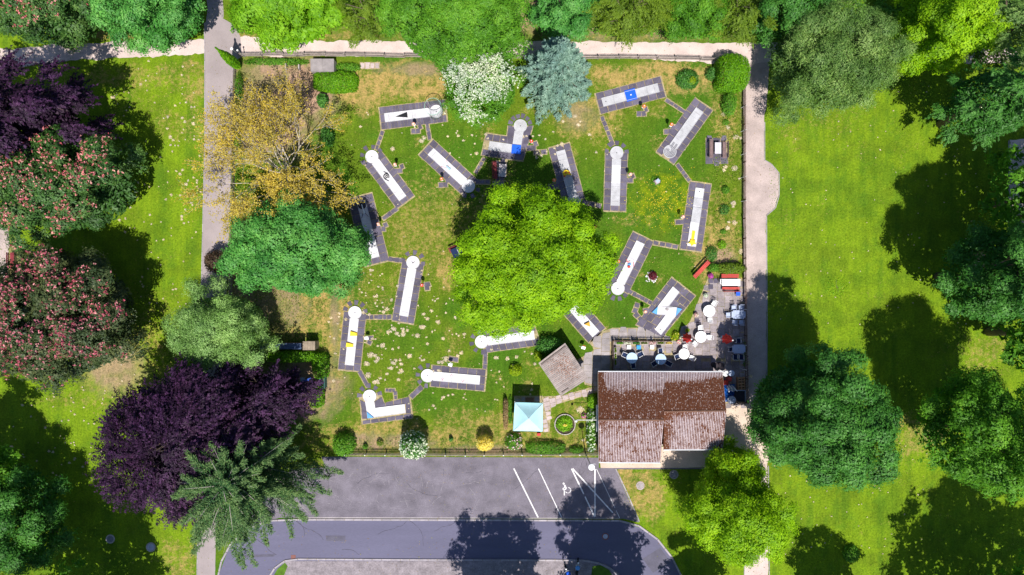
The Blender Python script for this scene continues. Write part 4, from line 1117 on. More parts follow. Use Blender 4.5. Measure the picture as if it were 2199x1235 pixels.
straight('white lane with a red and blue figure obstacle beside the centre tree', (1326.5, 619.5), (1375, 521), 50, 0, 14, 7, extra=figure, pet=(5, 2.6))
straight('lane half hidden by the centre tree with an orange wedge, near the shed', (1203, 630), (1279, 717), 48, 0, 4, 7, extra=wood_piece)
straight('straight white lane with three small red V bars north of the gazebo lawn', (918.6, 806.4), (1029.6, 816), 46, -8, 12, 6, extra=red_vees, pet=(5, 3.0))
straight('white lane with two yellow gates', (762.7, 671.6), (751, 783.3), 48, 0, 12, 8, extra=yellow_gates, pet=(5, 2.6))
straight('empty white lane with a thin V mark in its circle', (887.2, 563.8), (867.4, 678), 47, 0, 14, 8, extra=plain_vee, pet=(5, 3.0))
straight('lane with a black ring pit and white chute under the maple edge', (776, 433), (806, 552.8), 54, 12, 13, 8, circle=False, extra=volcano, wv=(.34, .67))
# slightly bent white lane below the centre tree
q = [G(1030, 714), G(1146, 697), G(1161, 741), G(1046, 757)]
base = soil_base('lane_paving', [q]); pave_quad(base, q, 8, (0, .3), stagger=False); pave_quad(base, q, 8, (.66, 1), stagger=False); petals(base, (1034.4, 733.8), (-1, .2), 5, 3.0)
lane('white lane whose bed is half covered by the lower edge of the centre tree', (1034.4, 733.8), (1146.5, 719.5), segs=4)

# bent and zigzag lanes: beds as polygons
def poly_lane(label, circle_px, beds, extra_parts, cup_px, group='minigolf lanes on the lawn', bed=bed_w):
    o_ = G(*(circle_px or cup_px)); root = thing('minigolf_lane', label, 'minigolf lane', (*o_, 0), 0, group)
    L_ = lambda p: (G(*p)[0] - o_[0], G(*p)[1] - o_[1])
    for k, b_ in enumerate(beds): MB().prism([L_(p) for p in b_], .02, .11 + .0015 * k).build('bed_panel', bed, root)
    if circle_px:
        MB().cyl(0, 0, .02, .116, .70, n=30).build('target_circle', bed, root)
        MB().ring(0, 0, .09, .145, .675, .71, 34).build('circle_rim', steel, root)
    cx_, cy_ = L_(cup_px); MB().cyl(cx_, cy_, .10, .119, .055, n=12).build('cup', dark, root)
    for nm, pts, z1, m_ in extra_parts: MB().prism([L_(p) for p in pts], .03, z1).build(nm, m_, root)
    return root, L_
def rails(root, L_, line):
    for p, q_ in zip(line[:-1], line[1:]):
        a_, b_ = Vector(L_(p)), Vector(L_(q_)); m_ = (a_ + b_) / 2; d_ = b_ - a_
        MB().box(m_.x, m_.y, .075, d_.length, .034, .14, rz=math.atan2(d_.y, d_.x)).build('rail', steel, root)
# L-shaped, blue box
qs = [[G(1091, 272), G(1144, 272), G(1123, 345), G(1082, 341)], [G(1045, 287), G(1090, 293), G(1085, 341), G(1034, 333)]]
base = soil_base('lane_paving', qs)
pave_quad(base, qs[0], 2, (0, .33, .66, 1), skip=lambda u, v: .25 < u < .6 and v < .7, stagger=False)
pave_quad(base, qs[0], 4, (0, .2, .4, .6, .8, 1), stagger=False) if False else None
pave_quad(base, qs[1], 3, (0, .3), stagger=False); pave_quad(base, qs[1], 3, (.72, 1), stagger=False)
petals(base, (1117.5, 271), (0, -1), 8, 3.4)
add_paver([G(1092, 274), G(1104, 274), G(1100, 310), G(1090, 310)], base, z1=.042); add_paver([G(1131, 274), G(1143, 272), G(1134, 310), G(1123, 310)], base, z1=.042)
r_, L_ = poly_lane('L-shaped lane in the tree shade with a bright blue corner box', (1117.5, 271), [[(1105, 281), (1124, 283), (1118, 322), (1100, 322)], [(1052, 304), (1103, 311), (1101, 328), (1049, 322)]],
                   [('blue_corner_box', [(1100, 311), (1119, 313), (1118, 332), (1098, 330)], .26, blue)], (1117.5, 271), bed=bed_g)
rails(r_, L_, [(1105, 284), (1101, 310)]); rails(r_, L_, [(1124, 284), (1119, 313)]); rails(r_, L_, [(1052, 304), (1101, 311)]); rails(r_, L_, [(1098, 329), (1049, 322), (1052, 304)])
# L-shaped, light blue corner
qs = [[G(773, 850), G(816, 843), G(824, 866), G(776, 880)], [G(776, 878), G(879, 852), G(885, 898), G(779, 911)]]
base = soil_base('lane_paving', qs)
pave_quad(base, qs[1], 6, (0, .3), stagger=False); pave_quad(base, qs[1], 6, (.78, 1), stagger=False); add_paver([G(871, 866), G(881, 865), G(883, 888), G(872, 889)], base)
add_paver([G(773, 858), G(786, 864), G(788, 882), G(777, 882)], base, z1=.04); add_paver([G(804, 862), G(820, 852), G(826, 868), G(806, 876)], base, z1=.04); add_paver([G(776, 882), G(787, 884), G(789, 900), G(778, 900)], base, z1=.045)
petals(base, (794.2, 850.8), (-.1, -1), 5, 2.8)
r_, L_ = poly_lane('L-shaped lane with a light blue triangular corner, south west end of the course', (794.2, 850.8), [[(785, 862), (804, 862), (806, 876), (789, 884)], [(789, 884), (806, 876), (869, 868), (871, 886), (803, 895)]],
                   [('blue_corner', [(788.6, 884), (803, 896), (790, 897.5)], .24, blue_l)], (794.2, 850.8))
rails(r_, L_, [(785, 862), (788.5, 884)]); rails(r_, L_, [(804, 863), (806, 876), (869, 868), (871, 886), (803, 896)])
# zigzag
Z6 = lambda x, y: (1260 + x / 3.43, 460 + y / 3.43)
quad = [G(1442, 596), G(1493, 636), G(1422, 725), G(1366, 697)]
base = soil_base('lane_paving', [quad])
pave_quad(base, quad, 4, (0, .14, .28, .42, .56, .70, .85, 1), mat=slab, jit=.03)
r_, L_ = poly_lane('zigzag lightning-shaped lane with two blue triangles', None, [[Z6(633, 533), Z6(680, 575), Z6(598, 680), Z6(520, 682)], [Z6(520, 682), Z6(667, 688), Z6(655, 748), Z6(515, 735)], [Z6(580, 742), Z6(655, 746), Z6(545, 888), Z6(500, 848)]],
                   [('blue_triangle', [Z6(478, 722), Z6(521, 680), Z6(515, 738)], .2, blue_l), ('blue_triangle', [Z6(664, 688), Z6(699, 698), Z6(654, 750)], .2, blue_l), ('grey_mound', [Z6(575, 700), Z6(590, 690), Z6(602, 700), Z6(590, 712)], .2, slab_l)], Z6(540, 850))
rails(r_, L_, [Z6(520, 682), Z6(633, 533), Z6(680, 575), Z6(600, 680), Z6(664, 688)]); rails(r_, L_, [Z6(515, 738), Z6(580, 742), Z6(500, 848), Z6(545, 888), Z6(655, 748)])

# ------------------------------------------------------------ stepping stones and strips
def stones(name, line, n, w=.42, l=.62, mat=slab, soil=True, jit=.05):
    P = [Vector(G(*p)) for p in line]; tot = sum((b_ - a_).length for a_, b_ in zip(P[:-1], P[1:]))
    mb = MB(); spots = []
    for i in range(n):
        d0 = tot * (i + .5) / n; k = 0
        while k < len(P) - 2 and d0 > (P[k + 1] - P[k]).length: d0 -= (P[k + 1] - P[k]).length; k += 1
        u = (P[k + 1] - P[k]).normalized(); spots.append((P[k] + u * d0, u))
    for c_, u in spots:
        s_ = Vector((-u.y, u.x)); h_ = l / 2 + .07; v_ = w / 2 + .07
        if soil: mb.sheet(rough_poly([(c_ - u * h_ - s_ * v_)[:], (c_ + u * h_ - s_ * v_)[:], (c_ + u * h_ + s_ * v_)[:], (c_ - u * h_ + s_ * v_)[:]], .03, .2), .0055 + random.uniform(0, .0008))
    root = prop(mb.build(name, joint_m), kind='structure')
    for c_, u in spots:
        t = random.uniform(-.12, .12); u = Vector((u.x * math.cos(t) - u.y * math.sin(t), u.x * math.sin(t) + u.y * math.cos(t))); s_ = Vector((-u.y, u.x))
        ll = l * random.uniform(.88, 1.06) / 2; ww = w * random.uniform(.85, 1.1) / 2
        add_paver([(c_ - u * ll - s_ * ww)[:], (c_ + u * ll - s_ * ww)[:], (c_ + u * ll + s_ * ww)[:], (c_ - u * ll + s_ * ww)[:]], root, mat=mat, gap=.012, name='stone', jit=jit * .6)
    return root
SP = 'stepping_path'
for line, n, w, l in [([(822, 281), (808, 322)], 4, .36, .52), ([(917, 266), (923, 300)], 4, .36, .44), ([(1021, 372), (1040, 339)], 4, .36, .45), ([(1021, 391), (1052, 391)], 3, .42, .5), ([(1058, 394), (1082, 394)], 2, .42, .5), ([(1065, 384), (1082, 384)], 2, .4, .4),
                      ([(1144, 328), (1176, 326)], 2, .5, .6), ([(1250, 434), (1292, 443)], 3, .42, .55), ([(1317, 312), (1292, 250)], 6, .36, .52), ([(1430, 214), (1472, 242)], 5, .36, .5), ([(1454, 353), (1481, 389)], 5, .36, .45), ([(1456, 531), (1402, 521)], 4, .45, .62),
                      ([(1350, 625), (1400, 652)], 6, .42, .46), ([(853, 448), (822, 470)], 5, .42, .42), ([(834, 556), (864, 560)], 4, .45, .42), ([(783, 551), (757, 562)], 3, .5, .5), ([(757, 562), (750, 592)], 3, .45, .5), ([(840, 681), (784, 681)], 6, .45, .45),
                      ([(772, 797), (790, 830)], 5, .42, .42), ([(882, 853), (906, 831)], 4, .5, .42), ([(1041, 792), (1043, 750)], 5, .4, .44), ([(1370, 650), (1362, 672), (1380, 690)], 4, .5, .5)]:
    stones(SP, line, n, w, l)
stones('flat_stones', [(774, 141), (815, 141)], 4, .62, .46, slab_p)

# ------------------------------------------------------------ lane number posts with their slabs
def ball_post(label, px, py, mat, hh=1.5, tray=True):
    """px, py: where the ball shows"""
    x, y = G(px, py, hh); root = thing('lane_post', label, 'lane post', (x, y, 0), random.uniform(0, 6), 'round-headed posts beside the lanes')
    MB().cyl(0, 0, -.02, hh - .15, .03, n=8).build('post', steel, root)
    MB().ball(0, 0, hh, .20, 12, 8).build('ball_head', mat, root, True)
    MB().box(.0, 0, hh - .30, .34, .26, .03, rx=.2).build('score_shelf', white_m, root)
    MB().cyl(0, 0, hh + .185, hh + .205, .05, n=10).build('cap', white_m, root)
    return root
posts = [('orange ball post south of the net-cage lane', 888, 266, orange_p), ('pale orange ball post east of the black-loop lane', 848, 353, orange_p), ('orange ball post south west of the blue-tunnel lane', 948, 384, orange), ('small reddish ball post right of the shaded L-shaped lane', 1141, 303, redball), ('orange ball post left of the yellow-crescent lane', 1190, 387, orange),
         ('orange ball post under the blue-square lane', 1383, 228, orange), ('orange ball post left of the labyrinth lane', 1442, 267, orange), ('pink ball post right of the hourglass lane', 1354, 374, orange_p), ('pink-red ball post left of the yellow-star lane', 1467, 465, orange_p), ('orange ball post at the right edge of the centre tree', 1328, 561, orange),
         ('pale orange ball post left of the zigzag lane', 1386, 669, orange_p), ('pale orange ball post right of the ring-pit lane', 812, 481, orange_p), ('red ball post right of the empty V lane', 906, 612, redball)]
for lb, x, y, m_ in posts:
    ball_post(lb, x, y, m_)
    bx_, by_ = G(x, y, 1.5); X0 = bx_ * S + CX; Y0 = CY - by_ * S
    k = random.choice((3, 4)); a0 = random.uniform(-.4, .4)
    line = [(X0 - 9, Y0 + 9), (X0 + 10, Y0 + 8)] if y < 600 else [(X0 + 6, Y0 - 4), (X0 + 8, Y0 + 10)]
    stones('post_slabs', line, 2, .5, .5); stones('post_slabs', [(X0 + 9, Y0 - 3), (X0 + 11, Y0 + 2)], 1, .42, .5)
def stand(label, px, py, colour):
    x, y = G(px, py, 1.0); root = thing('score_stand', label, 'score stand', (x, y, 0), random.uniform(-.5, .5), 'low white score stands')
    MB().cyl(0, 0, -.02, .95, .025, n=8).build('post', steel, root)
    MB().box(0, 0, .98, .42, .30, .04, rx=.25).build('score_shelf', white_m, root)
    MB().box(.02, .22, .90, .30, .05, .16).build('side_plate', colour, root)
    MB().tube([(-.22, 0, .95), (-.45, .05, .7), (-.45, .1, .35)], .018, 5).build('arm', white_m, root)
stand('white score stand right of the lane with yellow gates', 787, 727, white_m)
stand('white score stand above the three-V lane', 967, 784, white_m)
stand('white score stand with a red plate on the grass beside the shed', 1253, 747, red)
stones('post_slabs', [(789, 727), (800, 725)], 2, .4, .45); stones('post_slabs', [(792, 735), (794, 736)], 1, .4, .5)
stones('post_slabs', [(964, 770), (984, 773)], 2, .5, .5)
stones('post_slabs', [(828, 838), (848, 838)], 3, .34, .34); stones('post_slabs', [(848, 840), (850, 858)], 2, .34, .42)
# stone ring with white pebbles, boulder on the meadow
x, y = G(1398.5, 596)
rg_ = thing('stone_ring', 'round bed of white pebbles on the lawn', 'stone bed', (x, y, 0))
for i in range(46):
    a = random.uniform(0, 6.28); q = math.sqrt(random.random()) * .66
    MB().ball(q * math.cos(a), q * math.sin(a), .05, random.uniform(.06, .11), 6, 4, .7).build('pebble', M_peb if i else (M_peb := M('white_pebble', (.66, .64, .66), .15, 3, 12, obj_var=.2)), rg_)
x, y = G(1411, 390, .3)
bo = thing('boulder', 'pale grey block of stone on the meadow', 'boulder', (x, y, 0), .5)
MB().box(0, 0, .25, .62, .55, .5, top=.78).build('stone', slab_p, bo); MB().box(.05, .02, .53, .42, .34, .05, rz=.3).build('plaque', M('plaque_metal', (.35, .42, .55), .1, 3, 20, .5, 0), bo)
shrub('grass collar round the grey block of stone', 1409, 388, 13, 13, .25, f_mid, 420, .14, stem=False, name='grass_tuft', cat='grass tuft')
# ------------------------------------------------------------ terrace and plaza paving
def paving(name, px_poly, ang, du, dv, mat, seed=0, z=.006, joint=joint_m, jit=.012, cap=290):
    """square grid of slabs clipped to a polygon given in photograph pixels"""
    poly = [Vector(G(*p)) for p in px_poly]
    root = prop(MB().sheet([p[:] for p in poly], z).build(name, joint), kind='structure')
    ca_, sa_ = math.cos(ang), math.sin(ang)
    xs_ = [p.x * ca_ + p.y * sa_ for p in poly]; ys_ = [-p.x * sa_ + p.y * ca_ for p in poly]
    def inside(p):
        c_ = False; j = len(poly) - 1
        for i in range(len(poly)):
            a_, b_ = poly[i], poly[j]
            if (a_.y > p.y) != (b_.y > p.y) and p.x < (b_.x - a_.x) * (p.y - a_.y) / (b_.y - a_.y) + a_.x: c_ = not c_
            j = i
        return c_
    u = min(xs_); cnt = 0; row = 0; rest = MB()
    while u < max(xs_):
        v = min(ys_) - (dv * .5 if row % 2 else 0)
        while v < max(ys_):
            q = [(u, v), (u + du, v), (u + du, v + dv), (u, v + dv)]
            W_ = [Vector((a_ * ca_ - b_ * sa_, a_ * sa_ + b_ * ca_)) for a_, b_ in q]
            c_ = sum(W_, Vector((0, 0))) / 4
            if inside(c_):
                W_ = [w_ if inside(w_) else w_.lerp(c_, .38) for w_ in W_]
                if cnt < cap: add_paver([w_[:] for w_ in W_], root, mat=mat, gap=.012, jit=jit, z1=.03)
                cnt += 1
            v += dv
        u += du; row += 1
    return root
terr = M('terrace_slab', (.27, .235, .25), .28, .8, 9, .9, .3, obj_var=.2)
paving('terrace_paving', [(1316, 733), (1440, 736), (1458, 716), (1482, 690), (1502, 640), (1520, 598), (1597, 598), (1598, 770), (1480, 770)], 0, .8, .8, terr)
paving('terrace_paving', [(1316, 733), (1480, 770.3), (1598, 770.3), (1598, 872), (1560, 872), (1540, 830), (1316, 830)], 0, .8, .8, terr, z=.0065)
paving('plaza_paving', [(1276, 719), (1315, 704), (1418, 704), (1432, 722), (1440, 732), (1314, 732), (1314, 830), (1284, 832), (1256, 826), (1234, 776), (1275, 752), (1272, 744), (1266, 738)], 0, .95, .7, slab_l)
paving('garden_path', [(1204, 850), (1268, 832), (1284, 830), (1284, 842), (1240, 855), (1184, 872), (1180, 928), (1166, 928), (1166, 851)], .22, .7, .5, slab_p)
paving('garden_path', [(1104, 850), (1166, 850), (1166, 868), (1104, 866)], 0, .7, .6, slab_l, z=.007)
paving('seating_slabs', [(1515, 296), (1562, 296), (1564, 352), (1515, 352)], 0, .8, .8, slab)
paving('seating_slabs', [(1064, 344), (1090, 344), (1088, 380), (1062, 380)], 0, .6, .6, slab)
x, y = G(1558, 345)
# big square loose slabs on the terrace
for px_ in ((1526, 603), (1537, 603), (1526, 616), (1496, 689), (1499, 697)):
    x, y = G(*px_); o = MB().box(0, 0, 0, .48, .5, .05).build('loose_slab', slab); o.location = (x, y, .065); prop(o, 'loose dark slab lying on the terrace paving', 'slab', 'loose dark slabs on the terrace')

# ------------------------------------------------------------ clubhouse
wall_m = M('rendered_wall', (.42, .36, .30), .12, 1, 9)
rm, nt, b, out = new_mat('mossy_corrugated_roof')
at = nt.nodes.new('ShaderNodeAttribute'); at.attribute_name = 'moss'
n1 = pos_noise(nt, 3.2, 6, .75, (1.0, .55, 1)); n2 = pos_noise(nt, 9, 3, .7)
def math_(op, a, b_=None):
    m_ = nt.nodes.new('ShaderNodeMath'); m_.operation = op
    for s_, v_ in zip(m_.inputs, (a, b_)):
        if v_ is None: continue
        if isinstance(v_, (int, float)): s_.default_value = v_
        else: nt.links.new(v_, s_)
    return m_.outputs[0]
mk_ = math_('ADD', at.outputs['Fac'], math_('MULTIPLY', math_('SUBTRACT', n1, .5), 3.0))
mk_ = math_('ADD', mk_, math_('MULTIPLY', math_('SUBTRACT', n2, .5), .8))
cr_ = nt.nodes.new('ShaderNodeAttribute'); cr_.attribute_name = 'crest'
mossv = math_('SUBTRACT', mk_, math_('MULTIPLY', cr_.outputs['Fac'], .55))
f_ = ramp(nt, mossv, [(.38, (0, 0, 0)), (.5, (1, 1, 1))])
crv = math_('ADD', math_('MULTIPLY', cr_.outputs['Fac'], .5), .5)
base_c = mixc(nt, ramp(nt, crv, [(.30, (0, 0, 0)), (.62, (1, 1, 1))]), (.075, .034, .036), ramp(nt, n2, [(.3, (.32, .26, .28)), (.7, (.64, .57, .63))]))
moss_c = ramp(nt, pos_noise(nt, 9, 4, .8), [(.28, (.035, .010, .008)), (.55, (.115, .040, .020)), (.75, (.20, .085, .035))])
c = mixc(nt, f_, base_c, moss_c)
spk = ramp(nt, pos_noise(nt, 6.5, 3, .6), [(.60, (0, 0, 0)), (.66, (.75, .75, .75))])
c = mixc(nt, spk, c, (.62, .52, .50))
nt.links.new(c, b.inputs['Base Color']); b.inputs['Roughness'].default_value = .9; b.inputs['Specular IOR Level'].default_value = .2
bump(nt, b, mossv, .5, .05)
roof_mat = rm
def corrugated(name, parent, P00, P10, P11, P01, sheet_w=1.2, pitch=.165, amp=.032, moss=None, mat=None, rows=26):
    """P00-P10 runs along the eave, P00-P01 up the slope. Split into sheets, each its own piece."""
    P00, P10, P11, P01 = map(Vector, (P00, P10, P11, P01))
    W_ = (P10 - P00).length; k = max(1, round(W_ / sheet_w))
    nrm = (P10 - P00).cross(P01 - P00).normalized(); nrm = nrm if nrm.z > 0 else -nrm
    for s_ in range(k):
        u0, u1 = s_ / k, (s_ + 1) / k
        nc = max(8, int(W_ / k / pitch * 6)); U = np.linspace(u0, u1, nc + 1); Vv = np.linspace(0, 1, rows + 1)
        UU, VV = np.meshgrid(U, Vv)
        A = np.array(P00)[None, None] * ((1 - UU) * (1 - VV))[..., None] + np.array(P10) * (UU * (1 - VV))[..., None] + np.array(P11) * (UU * VV)[..., None] + np.array(P01) * ((1 - UU) * VV)[..., None]
        wv_ = np.cos(UU * W_ / pitch * 2 * PI)
        A = A + np.array(nrm) * (wv_ * amp + (s_ % 2) * .006 + random.uniform(0, .006))[..., None]
        me = bpy.data.meshes.new(name)
        idx = np.arange(A.shape[0] * A.shape[1]).reshape(A.shape[:2])
        Q = np.stack([idx[:-1, :-1], idx[:-1, 1:], idx[1:, 1:], idx[1:, :-1]], -1).reshape(-1, 4)
        np_mesh(me, A.reshape(-1, 3), Q)
        ms = moss(A[..., 0], A[..., 1], UU, VV) if moss else np.zeros(UU.shape)
        for nm_, val in (('moss', ms), ('crest', wv_)):
            a_ = me.attributes.new(nm_, 'FLOAT', 'POINT'); a_.data.foreach_set('value', val.astype(np.float32).ravel())
        me.materials.append(mat or roof_mat)
        link(bpy.data.objects.new(name, me), parent)
hx, hy = 0, 0
club = thing('clubhouse', 'clubhouse with a mossy brown and white corrugated roof', 'building', (0, 0, 0))
he, hr = 2.7, 3.7
def G3(px, py, h): x, y = G(px, py, h); return (x, y, h)
# west part
WNW, WNE = G3(1284.6, 799, he), G3(1426, 799, he + .02); WSW, WSE = G3(1286, 992, he), G3(1418, 993, he)
WRW, WRE = G3(1285.5, 902, hr), G3(1426, 902, hr)
ENE = G3(1551, 799.5, he); ESW, ESE = G3(1424.5, 965, he + .12), G3(1551.5, 964.5, he + .12)
ERW, ERE = G3(1426, 884, hr - .12), G3(1559.5, 882, hr - .12)
ENW = G3(1426.5, 799, he)
mn = lambda x, y, U, V: .55 + .9 * ss(.25, .55, V + .25 * (fbm(x * .8, y * .8, 31) - .5) + .6 * (1 - ss(0, .16, U))) - .9 * (1 - ss(.0, .34, V + .2 * (fbm(x * 1.2, y, 33) - .5))) * ss(.12, .22, U) - .35 * ss(.45, .9, V) * (fbm(x, y, 35) > .5)
mn2 = lambda x, y, U, V: 1.25 - 1.5 * (1 - ss(.08, .36, V + .12 * (fbm(x * 1.5, y, 36) - .5) + .12 * U))
msw = lambda x, y, U, V: .58 + .5 * (fbm(x * .8, y * .8, 37) - .5) + .15 * ss(.6, 1, V)
mse = lambda x, y, U, V: .62 + .9 * (fbm(x * .9, y * .9, 38) - .5) + .5 * (1 - ss(0, .2, U)) + .25 * ss(.75, 1, V)
ntile = corrugated
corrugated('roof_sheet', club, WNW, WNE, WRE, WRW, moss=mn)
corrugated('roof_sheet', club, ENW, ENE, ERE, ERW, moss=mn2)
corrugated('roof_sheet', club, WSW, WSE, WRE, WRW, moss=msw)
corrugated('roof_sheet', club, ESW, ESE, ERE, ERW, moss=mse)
ridge_m = M('ridge_tile', (.16, .085, .06), .35, 2, 14)
MB().tube([WRW, WRE], .09, 6).build('ridge_cap', ridge_m, club); MB().tube([ERW, ERE], .09, 6).build('ridge_cap', ridge_m, club)
gut = M('zinc_gutter', (.62, .63, .68), .08, 2, 14, .5, 0)
for a_, b_ in ((WNW, ENE), (WSW, WSE), (ESW, ESE)):
    s_ = .06 if a_ is WNW else -.06
    MB().tube([(a_[0], a_[1] + s_, a_[2] - .05), (b_[0], b_[1] + s_, b_[2] - .05)], .065, 8).build('gutter', gut, club)
fas = M('fascia_board', (.25, .2, .17), .2)
for a_, b_, c_ in ((WNW, WRW, WSW), (ENE, ERE, ESE)):
    for p_, q_ in ((a_, b_), (b_, c_)):
        MB().tube([(p_[0], p_[1], p_[2] - .08), (q_[0], q_[1], q_[2] - .08)], .05, 4).build('barge_board', fas, club)
def wallbox(x0, y0, x1, y1, h, nm='wall'):
    MB().box((x0 + x1) / 2, (y0 + y1) / 2, h / 2, abs(x1 - x0), abs(y1 - y0), h).build(nm, wall_m, club)
wx0, wx1, wx2 = WNW[0] + .35, WSE[0] - .25, ENE[0] - .3; wy1 = WNW[1] - .45; wyS = WSW[1] + .4; wyE = ESW[1] + .4
wallbox(wx0, wy1 - .1, wx2, wy1 + .1, he - .06); wallbox(wx0, wyS - .1, wx1, wyS + .1, he - .06); wallbox(wx1 + .12, wyE - .1, wx2, wyE + .1, he - .02)
for x_, y0_, rz_ in ((wx0, wyS, WRW), (wx2, wyE, ERE)):
    MB().add([(x_ - .1, wy1, 0), (x_ - .1, y0_, 0), (x_ - .1, y0_, he - .1), (x_ - .1, rz_[1], rz_[2] - .14), (x_ - .1, wy1, he - .1), (x_ + .1, wy1, 0), (x_ + .1, y0_, 0), (x_ + .1, y0_, he - .1), (x_ + .1, rz_[1], rz_[2] - .14), (x_ + .1, wy1, he - .1)],
             [(0, 1, 2, 3, 4), (5, 9, 8, 7, 6), (0, 4, 9, 5), (1, 6, 7, 2), (2, 7, 8, 3), (3, 8, 9, 4)]).build('gable_wall', wall_m, club)
frame_m = M('window_frame', (.6, .58, .55), .05); glass_m = M('window_glass', (.04, .05, .07), .1, 2, 20, .1, 0, .6)
for i in range(4):
    x_ = wx0 + 1.6 + i * 2.9
    f_o = MB().box(x_, wy1 + .13, 1.45, 1.5, .08, 1.0).build('window', frame_m, club)
    MB().box(x_, wy1 + .175, 1.45, 1.3, .02, .82).build('pane', glass_m, f_o)
d_o = MB().box(wx2 - 1.0, wy1 + .13, 1.02, .95, .07, 2.04).build('door', M('door_paint', (.20, .12, .07), .15), club)
MB().ball(wx2 - 1.35, wy1 + .2, 1.0, .04, 8, 5).build('handle', steel, d_o)
# folded white awning and its arm, on the west gable
aw = thing('awning', 'folded pale awning box on the west gable', 'awning', (*G(1283, 898, 2.3), 0))
MB().box(0, 0, 2.3, .26, 2.75, .14, ry=.2).build('awning_box', white_m, aw); MB().tube([(-.1, 0, 2.35), (.3, 0, 2.3)], .03, 6).build('bracket', steel, aw)
ar = thing('lamp_arm', 'white lamp on a long horizontal arm reaching over the flower ring', 'lamp', (*G(1281, 902, 2.6), 0))
ax_ = G(1239, 903, 2.6)[0] - G(1281, 902, 2.6)[0]
MB().tube([(.35, 0, 2.6), (ax_, 0, 2.6)], .03, 6).build('arm', white_m, ar); MB().ball(ax_ - .08, -.12, 2.58, .14, 10, 6).build('lamp_head', white_m, ar)

# ------------------------------------------------------------ shed
def shed_roof():
    q = [G3(1213.5, 736.6, 2.75), G3(1264, 813, 2.75), G3(1204.4, 851, 2.45), G3(1156.2, 779.8, 2.45)]
    root = thing('shed', 'wooden shed with a tilted grey board roof left of the clubhouse', 'shed', (0, 0, 0))
    m_ = M('grey_roof_board', (.31, .26, .25), .25, 1.2, 12, .9, .4, obj_var=.12, stretch=(1, 1, 1))
    A_, B_, C_, D_ = map(Vector, q); n = 24
    for i in range(n):
        # boards run parallel to the long A-D side
        t0, t1 = i / n, (i + 1) / n - .004
        p0, p1, p2, p3 = A_.lerp(B_, t0), A_.lerp(B_, t1), D_.lerp(C_, t1), D_.lerp(C_, t0)
        up = Vector((0, 0, .03 + .012 * (i % 2)))
        mb = MB(); mb.add([p0, p1, p2, p3, p0 + up, p1 + up, p2 + up, p3 + up], [(3, 2, 1, 0), (4, 5, 6, 7), (0, 1, 5, 4), (1, 2, 6, 5), (2, 3, 7, 6), (3, 0, 4, 7)])
        mb.build('roof_board', m_, root)
    trim = M('roof_trim', (.20, .16, .15), .2)
    for p_, q_ in ((D_, A_), (B_, C_)):
        a_ = p_.lerp(q_, .04) + Vector((0, 0, .08)); b_ = p_.lerp(q_, .96) + Vector((0, 0, .08)); c_ = (A_ + B_ + C_ + D_) / 4
        if p_ is B_: a_ = p_.lerp(q_, .72) + Vector((0, 0, .09))
        off_ = (c_ - (a_ + b_) / 2).normalized() * .32; off_.z = 0
        MB().tube([a_ + off_, b_ + off_], .10, 5).build('gutter', trim, root)
    c_ = (A_ + B_ + C_ + D_) / 4
    wood = M('shed_wall_wood', (.22, .14, .08), .25, 2, 14)
    I = [c_.lerp(p, .86) for p in (A_, B_, C_, D_)]
    for p_, q_ in zip(I, I[1:] + I[:1]):
        m2 = (p_ + q_) / 2; d2 = q_ - p_
        MB().box(m2.x, m2.y, 1.2, math.hypot(d2.x, d2.y) - .1, .08, 2.35, rz=math.atan2(d2.y, d2.x)).build('wall', wood, root)
    leaves = []
    return root
shed = shed_roof()
# dead leaves lying on the shed roof
P = []
c_ = Vector(G3(1213, 790, 2.72))
for i in range(420):
    a = random.gauss(0, 1.1); b_ = random.gauss(0, 1.0)
    x_, y_ = c_.x + a, c_.y + b_ * .8
    px_, py_ = x_ / (1 - 2.7 / H) * S + CX, CY - y_ / (1 - 2.7 / H) * S
    if abs((px_ - 1210) * .55 + (py_ - 795) * .83) < 34 and abs((px_ - 1210) * .83 - (py_ - 795) * .55) < 26: P.append((x_, y_, 2.78))
P = np.array(P); n = len(P)
prop(link(bpy.data.objects.new('dead_leaves', leaf_mesh('dead_leaves', P, np.tile([0, 0, 1.0], (n, 1)), rdir(n), .09, .06, rs.uniform(0, 1, n), foliage('brown_leaves', (.30, .10, .04), (.40, .16, .08), (.12, .05, .03), .1)))), 'rust brown dead leaves on the shed roof', 'dead leaves', None, 'stuff')
P[:, 2] = 0

